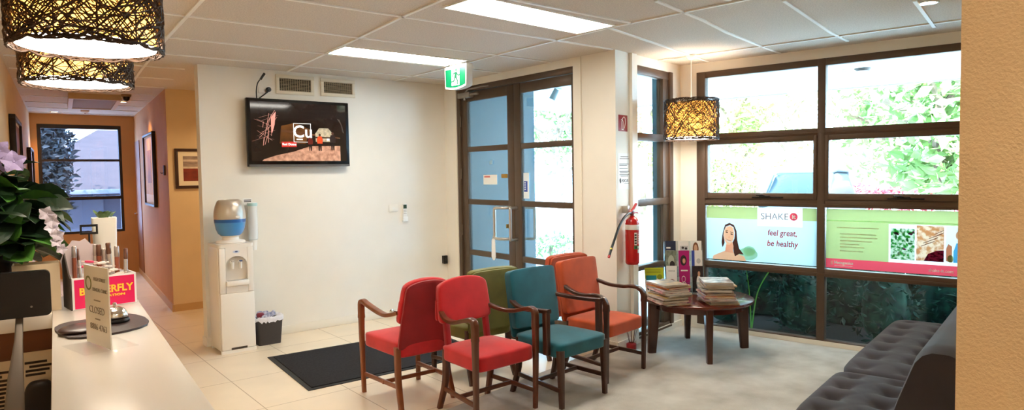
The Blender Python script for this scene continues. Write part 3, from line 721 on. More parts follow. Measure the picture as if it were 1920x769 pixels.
MB().lathe([(0, 0), (.026, 0), (.026, .006), (.012, .012), (.011, .05), (.018, .056), (.018, .075), (0, .078)], 16, mat=Matrix.Rotation(PI/2, 4, 'X')).build('stem', CHROME, ds); MB().cyl((0, -.0785, 0), (0, -.09, 0), .017).build('rubber_tip', BLACKP, ds)
# ------------------------------------------------------------------ exit sign
ex = thing('exit_sign', 'green running man exit sign hanging from the ceiling by the doors', 'sign', (3.66, 5.33, CZ), DR)
m = MB(); m.prism([(-.185, -.02), (.185, -.02), (.18, -.215), (.172, -.228), (.09, -.244), (0, -.25), (-.09, -.244), (-.172, -.228), (-.18, -.215)], -.035, .035, axis='y'); m.build('housing', M('exit white', (214, 212, 204), .4), ex)
MB().box(-.1, .1, -.03, .03, -.02, -.0005).build('mounting', WHITEP, ex)
EG = M('exit green', (0, 104, 66), .3, emit=.03); EW = M('exit glow white', (206, 220, 210), .3, emit=.03)
MB().prism([(-.168, -.05), (.168, -.05), (.164, -.205), (.158, -.212), (.085, -.225), (0, -.23), (-.085, -.225), (-.158, -.212), (-.164, -.205)], -.0366, -.0352, axis='y').build('sign_face', EG, ex)
MB().box(-.062, .072, -.0378, -.0366, -.212, -.05).build('doorway', EW, ex)
m = MB(); y0, y1 = -.039, -.0378
def pz(p): m.prism([(.004+(a-.006)*1.28, -.128+(b+.128)*1.12) for a, b in p], y0, y1, axis='y')
pz(ell(.018, -.072, .012, .013, 12)); pz([(.0, -.09), (.028, -.085), (.022, -.135), (-.006, -.132)]); pz([(.022, -.09), (.05, -.118), (.066, -.108), (.07, -.116), (.048, -.13), (.018, -.105)])
pz([(.002, -.09), (-.03, -.098), (-.036, -.125), (-.028, -.127), (-.022, -.106), (.004, -.102)]); pz([(.004, -.13), (.022, -.132), (.04, -.165), (.036, -.198), (.026, -.198), (.028, -.168)])
pz([(-.004, -.13), (.012, -.135), (-.012, -.168), (-.055, -.172), (-.055, -.162), (-.018, -.158)])
m.build('running_figure', M('exit figure green', (0, 84, 54), .4), ex)
# ------------------------------------------------------------------ water cooler
wc = thing('water_cooler', 'white free standing water cooler with blue and silver filter bottle', 'water cooler', (1.825, 6.43, 0), 0)
WCM = M('cooler white', (238, 232, 222), .28, coat=.2)
Wc = .155; D0 = -.19; D1 = .19; HC = .995
def arch(x0, x1, z0, z1, n=10):
    r = (x1-x0)/2
    return [(x0, z0), (x1, z0)]+[((x0+x1)/2+r*math.cos(PI*k/n), z1-r*.55+r*.55*math.sin(PI*k/n)) for k in range(n+1)]
m = MB(); m.box(-Wc, Wc, D0+.075, D1, .02, HC-.03, bev=.012); m.build('body', WCM, wc)
# front panel: bulged, with an arched recess for the taps
fp_ = MB()
hole = arch(-.095, .095, .66, .90)
fp_.box(-Wc+.004, Wc-.004, D0+.03, D0+.075, .03, .55, bev=.012)
fp_.box(-Wc+.004, -.095, D0+.03, D0+.075, .55, HC-.03, bev=.01); fp_.box(.095, Wc-.004, D0+.03, D0+.075, .55, HC-.03, bev=.01); fp_.box(-.095, .095, D0+.032, D0+.075, .55, .66); fp_.box(-.095, .095, D0+.032, D0+.075, .88, HC-.03)
for k in range(10):
    a0, a1 = PI*k/10, PI*(k+1)/10
    fp_.prism([(.095*math.cos(a0), .80+.085*math.sin(a0)), (.095*math.cos(a1), .80+.085*math.sin(a1)), (.095*math.cos(a1), .8801), (.095*math.cos(a0), .8801)], D0+.032, D0+.075, axis='y')
fp_.build('front_panel', WCM, wc)
MB().box(-.10, .10, D0+.074, D0+.08, .56, .90).build('recess', M('cooler recess', (222, 214, 202), .4), wc)
MB().box(-.10, .10, D0+.0, D0+.06, .615, .665, bev=.012).build('drip_tray', WCM, wc)
MB().box(-.085, .085, D0+.008, D0+.05, .6655, .668).build('drip_grille', M('drip grey', (190, 184, 176), .5), wc)
for x, c in ((-.035, (214, 208, 200)), (.035, (70, 90, 140))):
    tp = MB(); tp.cyl((x, D0+.074, .825), (x, D0+.03, .825), .014, .014); tp.cyl((x, D0+.032, .83), (x, D0+.032, .77), .013, .011); tp.build('tap', WHITEP, wc)
    MB().box(x-.012, x+.012, D0+.008, D0+.034, .834, .846, bev=.003).build('tap_lever', M('lever %d' % c[0], c, .4), wc)
MB().prism(ell(0, .925, .03, .013), D0+.0285, D0+.0315, axis='y').build('badge', M('badge blue white', (205, 214, 228), .4), wc)
MB().prism(ell(0, .926, .014, .006), D0+.0275, D0+.0285, axis='y').build('badge_mark', M('badge mark', (60, 90, 140), .4), wc)
MB().prism(rrect(-Wc-.003, Wc+.003, D0+.028, D1, .03), HC-.03, HC).build('top_plate', WCM, wc)
MB().lathe([(.125, 0), (.13, .01), (.12, .022), (.075, .03), (.07, .055), (.09, .07), (0, .07)], 32).build('bottle_collar', WCM, wc, loc=(.0, -.0, HC))
MB().lathe([(0, .0), (.085, .0), (.108, .02), (.125, .06), (.135, .115), (.137, .15), (.0, .15)], 40).build('filter_bowl', M('blue translucent bowl', (70, 140, 200), .15, coat=.3), wc, loc=(0, 0, HC+.0705))
MB().lathe([(.1372, .122), (.1372, .152), (.137, .152)], 40).build('blue_rim', M('deep blue rim', (38, 92, 160), .2), wc, loc=(0, 0, HC+.0705))
MB().lathe([(.137, 0), (.1385, .03), (.136, .07), (.126, .12), (.108, .165), (.092, .178), (.088, .180), (.086, .174), (0, .174)], 40).build('silver_top', M('brushed silver plastic', (196, 184, 168), .3, metal=.45), wc, loc=(0, 0, HC+.2207))
MB().prism(ell(.03, HC+.245, .02, .010), -.1395, -.130, axis='y').build('badge', WHITEP, wc)
for y_ in (D0+.03, D1-.04): MB().box(-Wc, Wc, y_, y_+.035, 0, .03).build('foot', WCM, wc)
MB().box(-.07, .07, D0+.0285, D0+.0305, .031, .05).build('vent_slot', M('cooler slot', (70, 62, 54), .8), wc)
# cup dispenser tube and notice on the wall behind
cd = thing('cup_dispenser', 'clear white paper cup dispenser tube on the wall behind the cooler', 'cup dispenser', (2.09, TY-.06, 0.98))
MB().lathe([(.028, 0), (.045, .02), (.045, .36), (.047, .37), (.04, .375), (0, .375)], 20).build('tube', M('milky tube', (226, 228, 226), .25), cd); MB().lathe([(.0465, .34), (.048, .345), (.048, .365), (.0465, .37)], 20).build('band', M('pale teal band', (170, 205, 205), .4), cd)
MB().box(-.02, .02, .04, .0595, .05, .3).build('wall_mount', WHITEP, cd)
MB().lathe([(.022, 0), (.03, -.0001), (.036, .1), (.038, .1)], 20).build('cup', M('paper cup', (240, 236, 228), .7), cd, loc=(0, 0, -.09))
nt_ = thing('paper_notice', 'small white notice with two dark lines behind the cooler bottle', 'notice', (2.065, TY, 1.335))
MB().box(-.045, .045, -.002, -.0005, -.06, .06).build('paper', M('white paper', (238, 236, 230), .8), nt_)
for z in (.042, .028): MB().box(-.034, .034, -.0028, -.002, z-.004, z+.004).build('print_line', M('dark print', (70, 64, 60), .8), nt_)
# ------------------------------------------------------------------ waste bin with liner
wb = thing('waste_bin', 'dark grey waste bin with white liner and rubbish beside the cooler', 'bin', (2.135, 6.43, 0))
def binm(s0, s1, h, t): return MB().sweep([(0, 0, 0), (0, 0, h)], RECT(1, 1), radii=[s0, s1], up=(0, 1, 0), cap=False)
m = MB(); m.sweep([(0, 0, 0), (0, 0, .25)], rrect(-1, 1, -.72, .72, .2), radii=[.105, .125], up=(0, 1, 0)); m.build('bucket', M('bin charcoal', (62, 56, 54), .6), wb)
ln = MB(); rnd = random.Random(5); N = 44
loops = []
for r, z in ((.1, .235), (.118, .262), (.133, .268), (.138, .25), (.135, .225)):
    L = []
    for k in range(N):
        a = 2*PI*k/N; c_, s_ = math.cos(a), math.sin(a); q = (abs(c_)**5+abs(s_/.72)**5)**(-1/5)
        jr = 1+rnd.uniform(-.03, .03); L.append(ln.bm.verts.new((c_*q*r*jr, s_*q*r*jr, z+rnd.uniform(-.012, .012)*(1.6 if z < .23 else 1))))
    loops.append(L)
for A, C in zip(loops, loops[1:]):
    for k in range(N): ln.bm.faces.new((A[k], A[(k+1) % N], C[(k+1) % N], C[k]))
ln.build('liner', M('white bin liner', (232, 230, 236), .4), wb, smooth=80)
rb = MB()
for k in range(7): rb.rbox(.07, .06, .05, 3, 5, lambda x, y, z: (x+.01*math.sin(60*y+k), y+.012*math.sin(70*z+k), z+.012*math.sin(80*x+k)), Matrix.Translation((rnd.uniform(-.06, .06), rnd.uniform(-.04, .04), .255+rnd.uniform(-.01, .03))) @ Matrix.Rotation(k, 4, 'Z'))
rb.build('crumpled_rubbish', M('blue white rubbish', (84, 96, 140), .5, noise=(26, 0), rgb2=(216, 212, 222)), wb, smooth=50)
rb = MB().rbox(.07, .05, .05, 3, 5, None, Matrix.Translation((-.07, -.02, .285))); rb.build('crumpled_rubbish', M('dark red wrapper', (120, 30, 44), .4), wb)
# ------------------------------------------------------------------ door mat
mp = [hz(503, 671, .01), hz(577, 734, .01)]
dm = thing('door_mat', 'large black ribbed entrance mat on the cream tiles', 'mat', (1.87, 4.77, 0), 0)
def quadp(z): return None
MATM = M('mat black', (46, 44, 46), .95, bump=(300, .6), noise=(60, .2), spec=.15)
c4 = [(0, 0), (1.62, -.06), (1.70, 1.03), (.08, 1.13)]
MB().prism([(c4[i][0]+(.04, -.04, -.04, .04)[i], c4[i][1]+(.04, .04, -.04, -.04)[i]) for i in range(4)], .0008, .012).build('pile_surface', MATM, dm)
MB().prism(c4, .0005, .006).build('rubber_border', M('mat border', (30, 29, 30), .6), dm)
# ------------------------------------------------------------------ fire extinguisher, its sign, the notice, reed diffuser (narrow wall frame)
fe = thing('fire_extinguisher', 'red fire extinguisher with white band and black hose hung on the pillar', 'fire extinguisher', B(5.185, NV-.085, .775), DL)
ER = M('extinguisher red', (186, 22, 26), .25, coat=.4)
MB().lathe([(0, 0), (.05, .0), (.06, .012), (.0615, .03), (.0615, .36), (.055, .39), (.035, .415), (.022, .42), (.022, .43), (0, .43)], 32).build('cylinder', ER, fe)
MB().lathe([(.0616, .31), (.0624, .312), (.0624, .352), (.0616, .354)], 32).build('white_band', M('band white', (236, 230, 224), .5), fe)
lb = MB()
def curved(m, a0, a1, z0, z1, r):
    n = 8
    A = [(r*math.sin(a0+(a1-a0)*k/n), -r*math.cos(a0+(a1-a0)*k/n)) for k in range(n+1)]
    for k in range(n): m.quad((A[k][0], A[k][1], z0), (A[k+1][0], A[k+1][1], z0), (A[k+1][0], A[k+1][1], z1), (A[k][0], A[k][1], z1))
    return m
LW = M('label white', (226, 222, 214), .5); LG = M('label green', (66, 120, 70), .5)
curved(MB(), -.75, -.35, .175, .285, .0619).build('label', LW, fe, recalc=False); curved(MB(), -.25, .75, .18, .285, .0619).build('label', M('label pale red', (200, 120, 116), .5), fe, recalc=False)
curved(MB(), -.8, .75, .14, .17, .0621).build('label', LG, fe, recalc=False); curved(MB(), -.2, .55, .105, .135, .0621).build('label', LW, fe, recalc=False)
for k in range(4): curved(MB(), -.72, -.4, .185+.024*k, .20+.024*k, .0624).build('label_print', BLACKP, fe, recalc=False)
for k, a in enumerate((-.6, -.2, .2, .5)): curved(MB(), a, a+.2, .146, .164, .0626).build('label_print', LW if k % 2 else BLACKP, fe, recalc=False)
for k in range(5): curved(MB(), -.18, .68, .19+.018*k, .197+.018*k, .0622).build('label_print', LW, fe, recalc=False)
m = MB(); m.cyl((0, 0, .43), (0, 0, .46), .016); m.box(-.018, .018, -.015, .015, .445, .475, bev=.004); m.build('valve', M('valve dark red', (120, 20, 22), .35), fe)
m = MB(); m.sweep([(-.04, 0, .462), (.02, 0, .49), (.075, 0, .535)], RECT(.012, .005), up=(0, 0, 1)); m.sweep([(-.01, 0, .45), (.05, 0, .458), (.10, 0, .45)], RECT(.011, .004), up=(0, 0, 1)); m.build('lever', ER, fe)
MB().tube(spline([(-.018, 0, .455), (-.07, -.005, .455), (-.16, -.01, .42), (-.26, -.02, .35), (-.35, -.03, .25), (-.42, -.04, .175), (-.46, -.045, .125)], 7), .0105, 10).build('hose', BLACKP, fe)
m = MB(); m.cyl((-.414, -.0392, .182), (-.422, -.0404, .172), .0125); m.build('brass_ferrule', M('brass', (180, 150, 70), .3, metal=.8), fe)
MB().cyl((-.458, -.0447, .128), (-.469, -.046, .114), .0115).build('red_nozzle_tip', ER, fe)
MB().box(-.035, .0, .02, .0845, .455, .52, bev=.004).build('wall_hook', M('steel hook', (190, 186, 178), .3, metal=.8), fe)
fs = thing('fire_sign', 'small dark red fire extinguisher sign on the pillar', 'sign', B(5.181, NV, 2.026), DL)
MB().box(-.077, .077, -.003, -.0005, -.072, .072, bev=.001).build('plate', M('sign maroon', (150, 22, 30), .4), fs)
SWH = M('sign white', (240, 232, 226), .5)
m = MB(); y0, y1 = -.0038, -.003
def tub2(pts, w):
    for a, b in zip(pts, pts[1:]):
        d = Vector((b[0]-a[0], b[1]-a[1])); n = Vector((-d.y, d.x)).normalized()*w
        m.prism([(a[0]-n.x, a[1]-n.y), (b[0]-n.x, b[1]-n.y), (b[0]+n.x, b[1]+n.y), (a[0]+n.x, a[1]+n.y)], y0, y1, axis='y')
tub2([(-.022, -.055), (-.022, .015), (-.012, .03), (0, .015), (0, -.055), (-.022, -.055)], .0035); tub2([(-.03, .03), (-.012, .034), (-.012, .045)], .004)
tub2([(-.008, .042), (.015, .058), (.036, .045), (.042, .01), (.03, -.025), (.02, -.045)], .0035); tub2([(-.026, -.058), (.01, -.058)], .003)
m.build('extinguisher_symbol', SWH, fs)
nn = thing('paper_notice', 'white printed notice sheet on the pillar under the fire sign', 'notice', B(5.195, NV, 1.595), DL)
PAP = M('white paper', (238, 236, 230), .8); PRT = M('grey print', (120, 116, 112), .8)
MB().box(-.105, .105, -.002, -.0005, -.155, .165).build('paper', PAP, nn)
for z, a, b in ((.135, -.06, .075), (.117, -.075, .085), (.07, -.08, .08), (.058, -.08, .05), (.03, -.08, .06), (.005, -.08, .085), (-.007, -.07, .06), (-.025, -.08, .085), (-.037, -.06, .07)): MB().box(a, b, -.0028, -.002, z-.003, z+.003).build('print_line', PRT, nn)
text('FOCUS', .036, M('dark print', (70, 64, 60), .8), nn, (.015, -.0026, -.08), bold=.0004)
m = MB(); m.prism(ell(-.068, -.075, .012, .02), -.0028, -.002, axis='y'); m.prism([(-.07, -.1), (-.06, -.1), (-.052, -.08), (-.06, -.085)], -.0028, -.002, axis='y'); m.build('emblem', M('dark print', (70, 64, 60), .8), nn)
MB().box(.0, .085, -.0028, -.002, -.106, -.102).build('print_line', PRT, nn)
q = hz(1184, 655, 0.008)
rd = thing('reed_diffuser', 'small red reed diffuser pot on the floor at the pillar foot', 'diffuser', (q.x, q.y, .0085))
MB().lathe([(0, 0), (.042, 0), (.045, .01), (.045, .05), (.03, .06), (.026, .06), (.024, .03), (0, .03)], 20).build('pot', M('pot red', (160, 26, 32), .3), rd)
rnd = random.Random(9)
for k in range(8):
    a = 2*PI*k/8; MB().tube([(.012*math.cos(a), .012*math.sin(a), .032), (.07*math.cos(a), .07*math.sin(a), .25+.05*rnd.random())], .0022, 6).build('reed', M('reed brown', (110, 76, 60), .8), rd)
# ------------------------------------------------------------------ window posters (hung on the glass of the third row)
def flat(pts, y, name, mt, t):
    m = MB(); vs = [m.bm.verts.new((p[0], y, p[1])) for p in pts]; m.bm.faces.new(vs)
    return m.build(name, mt, t, smooth=0, recalc=False)
def pmat(n, c): return translucent('film '+n, c, .6 if n in ('blue', 'green') else .88)
def poster(lab, v0, v1):
    return thing('poster', lab, 'poster', B(WU, L0) + (BX*.012) + (-BY)*wx(v0) + Vector((0, 0, .716)), WR), v0-v1-.0
def layer(t, pts, k, mt, name='print'): return flat(pts, -.0007*(k+1), name, mt, t)
p1, PW1 = poster('pale blue window poster with a smiling dark haired woman', 2.772, 1.734); PH = .522
FB = pmat('blue', (184, 204, 206)); FG = pmat('green', (158, 162, 104)); FWS = translucent('film sheet white', (226, 226, 224), .6); FRS = translucent('film sheet red', (206, 66, 76), .6); FWH = pmat('white', (236, 234, 234)); FR = pmat('red', (214, 66, 76)); FSK = M('print skin light', (255, 218, 188), .7); FHR = M('film hair', (78, 42, 32), .8); FPG = pmat('pale green', (196, 216, 176)); FPK = M('print skin pink', (248, 190, 160), .7)
def rc(t, x0, x1, z0, z1, k, mt, nm='sheet'): return layer(t, [(x0, z0), (x1, z0), (x1, z1), (x0, z1)], k, mt, nm)
rc(p1, 0, PW1, 0, PH-.175, 0, FB); rc(p1, 0, .505, PH-.175, PH-.115, 0, FB); rc(p1, .915, PW1, PH-.175, PH-.115, 0, FB)
rc(p1, 0, .505, PH-.115, PH, 0, FG); rc(p1, .915, PW1, PH-.115, PH, 0, FG); rc(p1, .505, .915, PH-.175, PH, 0, FWS)
text('SHAKE', .085, M('print pale grey ink', (146, 142, 142), .8), p1, (.665, -.0024, PH-.085), ext=.0003)
layer(p1, ell(.838, PH-.08, .036, .036, 28), 3, FR)
text('it', .055, M('print opaque white', (250, 240, 238), .8), p1, (.838, -.0031, PH-.082), ext=.0003, bold=.002)
layer(p1, ell(.41, .07, .10, .06), 1, FPG); layer(p1, ell(.43, .10, .06, .05), 2, FPG)
# the woman: shoulders, neck, hair, face, smile
layer(p1, [(.06, 0), (.07, .035), (.13, .062), (.19, .09), (.26, .09), (.33, .062), (.38, .045), (.40, 0)], 2, FSK)
layer(p1, [(.175, .30), (.19, .345), (.235, .365), (.28, .345), (.305, .29), (.312, .2), (.33, .12), (.375, .062), (.33, .066), (.29, .04), (.277, .075), (.272, .14), (.266, .175), (.284, .215), (.289, .27), (.275, .324), (.24, .343), (.199, .328), (.181, .287)], 3, FHR, 'hair')
layer(p1, [(.180, .285), (.173, .24), (.183, .19), (.186, .165), (.175, .14), (.163, .12), (.155, .17), (.162, .24), (.174, .298)], 3, FHR, 'hair')
layer(p1, [(.19, .08), (.27, .07), (.275, .14), (.26, .19), (.20, .15)], 4, FPK)
layer(p1, [(.182, .285), (.20, .325), (.24, .34), (.272, .322), (.285, .27), (.278, .215), (.258, .17), (.235, .148), (.21, .15), (.186, .19), (.176, .24)], 5, FSK)
layer(p1, [(.196, .212), (.215, .196), (.245, .188), (.262, .194), (.252, .176), (.235, .168), (.212, .18)], 6, M('print opaque white', (255, 250, 248), .8))
layer(p1, [(.194, .214), (.215, .199), (.246, .191), (.264, .197), (.246, .187), (.214, .194)], 7, M('film lip', (170, 80, 76), .8))
for x, z in ((.208, .272), (.257, .255)): layer(p1, ell(x, z, .013, .006, 12, -.3), 6, FHR); layer(p1, ell(x-.001, z+.018, .018, .003, 12, -.3), 6, FHR)
layer(p1, ell(.232, .226, .008, .006, 10), 6, FPK)
text('feel great,', .078, FR, p1, (.735, -.0017, .285), shear=.12, ext=.0003, bold=.0012, sx=.86)
text('be healthy', .078, FR, p1, (.735, -.0017, .185), shear=.12, ext=.0003, bold=.0012, sx=.86)
p2, PW2 = poster('bright green window poster with food photos and a red bottom band', 1.655, .60)
rc(p2, 0, PW2, .405, PH, 0, FG); rc(p2, 0, .495, .082, .405, 0, FG); rc(p2, 0, PW2, 0, .082, 0, FRS); rc(p2, .495, PW2, .082, .405, 0, FWS)
layer(p2, [(0, .415), (PW2, .415), (PW2, .425), (0, .425)], 1, pmat('light green', (214, 240, 190)), 'stripe')
LGN = M('print pale green ink', (206, 228, 176), .8)
for z, a, b in ((.355, .09, .42), (.30, .115, .40), (.27, .115, .41), (.24, .115, .37), (.21, .115, .27), (.185, .115, .31), (.15, .115, .3)): layer(p2, [(a, z), (b, z), (b, z+.009), (a, z+.009)], 1, LGN)
def fmat(n, a, b, sc): 
    m_ = translucent('film '+n, a, .6); nt = m_.node_tree
    no = nt.nodes.new('ShaderNodeTexNoise'); no.inputs['Scale'].default_value = sc; no.inputs['Detail'].default_value = 5
    tc = nt.nodes.new('ShaderNodeTexCoord'); r = nt.nodes.new('ShaderNodeValToRGB'); r.color_ramp.elements[0].position = .42; r.color_ramp.elements[1].position = .58
    r.color_ramp.elements[0].color = lin(a); r.color_ramp.elements[1].color = lin(b)
    nt.links.new(tc.outputs['Object'], no.inputs['Vector']); nt.links.new(no.outputs['Fac'], r.inputs['Fac'])
    for n_ in nt.nodes:
        if n_.type in ('BSDF_DIFFUSE', 'BSDF_TRANSLUCENT'): nt.links.new(r.outputs['Color'], n_.inputs['Color'])
    return m_
layer(p2, [(.51, .11), (.685, .11), (.685, .37), (.51, .37)], 3, fmat('salad', (40, 130, 44), (214, 226, 200), 34), 'salad_photo')
layer(p2, [(.697, .11), (.89, .11), (.89, .40), (.697, .40)], 3, fmat('chicken', (214, 142, 90), (248, 216, 184), 22), 'chicken_photo')
layer(p2, [(.75, .11), (.89, .11), (.89, .205), (.84, .2), (.78, .17)], 4, fmat('berries', (60, 8, 30), (130, 30, 60), 50))
rnd = random.Random(2)
for k in range(16):
    x, z = rnd.uniform(.525, .67), rnd.uniform(.13, .35); layer(p2, ell(x, z, rnd.uniform(.012, .026), rnd.uniform(.006, .012), 8, rnd.uniform(0, 3)), 4+k % 3, [pmat('leaf green', (60, 160, 50)), pmat('leaf dark', (30, 96, 36)), pmat('white', (236, 234, 234)), pmat('purple', (120, 60, 90))][k % 4])
for k in range(7):
    cx_, cz_2 = .765+.016*k, .245+.017*k-.01*(k % 2); L_ = .045+.01*(k % 3)
    dx_, dz_ = .8*L_, .38*L_
    layer(p2, [(max(.70, cx_-dx_), cz_2-dz_), (min(.888, cx_+dx_), cz_2+dz_), (min(.888, cx_+dx_), cz_2+dz_+.006), (max(.70, cx_-dx_), cz_2-dz_+.005)], 4, M('print grill brown', (120, 62, 34), .8))
layer(p2, [(.90, .11), (PW2, .11), (PW2, .40), (.90, .40)], 3, FWH); layer(p2, [(.955, .11), (1.01, .11), (1.02, .25), (.975, .27), (.955, .2)], 4, pmat('sky shirt', (90, 166, 200))); layer(p2, ell(.99, .33, .022, .035), 4, FSK); layer(p2, [(.905, .12), (.945, .11), (.945, .24), (.92, .26), (.905, .22)], 4, FPK); layer(p2, ell(.935, .14, .02, .03), 5, FG)
OPW = M('print opaque white', (250, 240, 238), .8)
text('Metagenics', .035, OPW, p2, (.145, -.0024, .048), ext=.0003, bold=.0012); layer(p2, [(.07, .018), (.22, .018), (.22, .023), (.07, .023)], 3, OPW)
layer(p2, rrect(.04, .058, .025, .062, .004), 3, M('print pale pink ink', (240, 170, 170), .8))
text('shake-it.com', .034, OPW, p2, (.785, -.0024, .036), ext=.0003, bold=.0006, align='LEFT')
# ------------------------------------------------------------------ woven pendant lamps
RAT = M('dark rattan', (62, 42, 28), .6, noise=(20, .3))
def drum_mat():
    m = translucent('lamp fabric', (232, 176, 92), .6); return m
def make_lamp(label, loc, seed, strands=420, ra=.0017, rb=.0030):
    t = thing('pendant_lamp', label, 'lamp', loc, 0, None)
    rnd = random.Random(seed); R, Hh = .243, .365
    m = MB()
    for k in range(strands):
        a = rnd.uniform(0, 2*PI); z = rnd.uniform(0, Hh); sl = rnd.choice((-1, 1))*rnd.uniform(.05, 1.6); L = rnd.uniform(.25, .75); n = 12; pts = []
        w1, w2 = rnd.uniform(4, 9), rnd.uniform(0, 6); off = rnd.uniform(-.004, .006)
        for i in range(n+1):
            s = L*(i/n-.5); zz = z+s*sl/math.hypot(1, sl)+.012*math.sin(w1*s*3+w2); aa = a+s/math.hypot(1, sl)/R
            zz = abs(zz); zz = Hh-abs(Hh-zz)
            pts.append(((R+off+.003*math.sin(i*1.7+k))*math.cos(aa), (R+off+.003*math.sin(i*1.7+k))*math.sin(aa), zz))
        m.tube(pts, rnd.uniform(ra, rb), 4)
    for k in range(12):
        a = 2*PI*k/12; m.tube([(R*math.cos(a), R*math.sin(a), z_) for z_ in (0, Hh*.5, Hh)], .003, 6)
    for z in (0.004, Hh-.004):
        for j in range(5):
            ph = rnd.uniform(0, 6); f1 = rnd.randint(9, 17)
            m.tube([((R+.004*math.sin(f1*2*PI*i/72+ph))*math.cos(2*PI*i/72), (R+.004*math.sin(f1*2*PI*i/72+ph))*math.sin(2*PI*i/72), z+.007*math.cos(f1*2*PI*i/72+ph*2)) for i in range(72)], .0035, 5, closed=True)
    m.build('rattan_shade', RAT, t, smooth=80)
    MB().lathe([(.222, .035), (.2225, .035), (.2225, .335), (.222, .335)], 48).build('fabric_drum', drum_mat(), t)
    MB().lathe([(0, .010), (.221, .010), (.223, .016), (.221, .020), (0, .020)], 48).build('diffuser', M('lamp diffuser', (255, 242, 222), .5, emit=9.0), t)
    MB().lathe([(0, .10), (.02, .105), (.028, .13), (.024, .16), (.013, .185), (.013, .20), (0, .20)], 16).build('bulb', M('bulb glow', (255, 214, 150), .5, emit=3.2), t)
    m = MB(); m.cyl((0, 0, .2005), (0, 0, .26), .02, .016, 12)
    for k in range(3): a = 2*PI*k/3; m.tube([(.015*math.cos(a), .015*math.sin(a), .25), (R*math.cos(a), R*math.sin(a), Hh-.01)], .002, 6)
    m.build('lamp_holder', WHITEP, t)
    MB().cyl((0, 0, .26), (0, 0, CZ-loc[2]-.035), .0035, seg=8).build('cord', WHITEP, t)
    MB().lathe([(0, -.045), (.02, -.045), (.045, -.02), (.048, -.002), (0, -.002)], 20).build('ceiling_rose', WHITEP, t, loc=(0, 0, CZ-loc[2]))
    return t
L1 = make_lamp('woven rattan drum pendant lamp nearest the camera over the white counter', (.347, 2.90, 2.075), 1)
make_lamp('woven rattan drum pendant lamp second over the counter, partly hidden by the nearer one', (.434, 4.05, 2.08), 2)
make_lamp('woven rattan drum pendant lamp hanging in the corner above the coffee table', (5.17, 3.757, 1.882), 3, 460, .0013, .0022)
# ------------------------------------------------------------------ ceiling lights
TL = M('troffer glow', (255, 250, 238), .5, emit=9.0)
def troffer(label, x0, y0, L, Wd, rz):
    t = thing('ceiling_light', label, 'ceiling light', (x0, y0, CZ), rz)
    MB().box(0, L, 0, Wd, -.006, -.0005).build('diffuser', TL, t)
    m = MB(); b = .012
    for q in ((-b, L+b, -b, 0), (-b, L+b, Wd, Wd+b), (-b, 0, 0, Wd), (L, L+b, 0, Wd)): m.box(q[0], q[1], q[2], q[3], -.010, -.0005)
    m.build('frame', M('white ceiling grid', (238, 234, 226), .5), t); return t
troffer('long fluorescent ceiling light nearer the back wall, beside the exit sign', 2.40, 5.115, 1.21, .36, .0)
troffer('long fluorescent ceiling light cut by the top edge of the picture', 2.38, 3.235, 1.25, .34, .06)
troffer('unseen long fluorescent ceiling light added behind the camera', .3, -.9, 1.21, .36, .06)  # added lamp out of view, lights the room from behind
def downlight(label, x, y, r=.05):
    t = thing('downlight', label, 'ceiling light', (x, y, CZ), 0)
    MB().lathe([(r*.8, -.004), (r, -.006), (r*1.15, -.001), (r*1.15, -.0005), (r*.8, -.0005)], 24).build('rim', CHROME, t)
    MB().lathe([(0, -.0035), (r*.8, -.0035), (r*.8, -.0008), (0, -.0008)], 24).build('lens', M('downlight glow', (255, 226, 170), .5, emit=8), t); return t
downlight('round downlight glowing in the corridor ceiling near the far window', 1.004, 12.5)
downlight('round downlight glowing in the corridor ceiling near the right wall', 1.63, 10.487)
downlight('round chrome downlight at the top right by the window ceiling', 4.845, 1.69, .055)
ac = thing('return_air_grille', 'beige return air grille in the corridor ceiling', 'vent', (.93, 9.7, CZ), -CA)
BEI = M('beige grille', (206, 178, 138), .6)
m = MB()
for q in ((0, .56, 0, .05), (0, .56, 1.35, 1.4), (0, .05, .05, 1.35), (.51, .56, .05, 1.35)): m.box(q[0], q[1], q[2], q[3], -.07, -.0005)
m.build('frame', BEI, ac)
m = MB()
for k in range(24): m.box(.05, .51, .06+.053*k, .085+.053*k, -.06, -.05)
m.build('slats', M('grille slats', (170, 140, 104), .6), ac)
MB().box(.05, .51, .05, 1.35, -.012, -.0005).build('filter', M('grille dark', (110, 86, 60), .9), ac)
sd_ = thing('smoke_detector', 'small round smoke detector on the corridor ceiling', 'detector', (1.353, 12.0, CZ), 0)
MB().lathe([(0, -.045), (.03, -.045), (.055, -.025), (.058, -.0005), (0, -.0005)], 20).build('cover', M('detector cream', (214, 196, 170), .5), sd_); MB().lathe([(0, -.052), (.012, -.05), (.014, -.0445), (0, -.0445)], 10).build('led_window', M('detector red', (120, 60, 50), .4), sd_)
sc_ = thing('security_camera', 'small dark dome security camera under the corridor ceiling', 'camera', (1.522, 9.55, CZ), 0)
MB().lathe([(0, -.03), (.055, -.03), (.06, -.0005), (0, -.0005)], 20).build('ceiling_mount', M('dome base', (150, 120, 90), .5), sc_); MB().lathe([(0, -.085), (.02, -.08), (.036, -.065), (.044, -.0305), (0, -.0305)], 20).build('dome', M('dome dark', (40, 30, 26), .1), sc_)
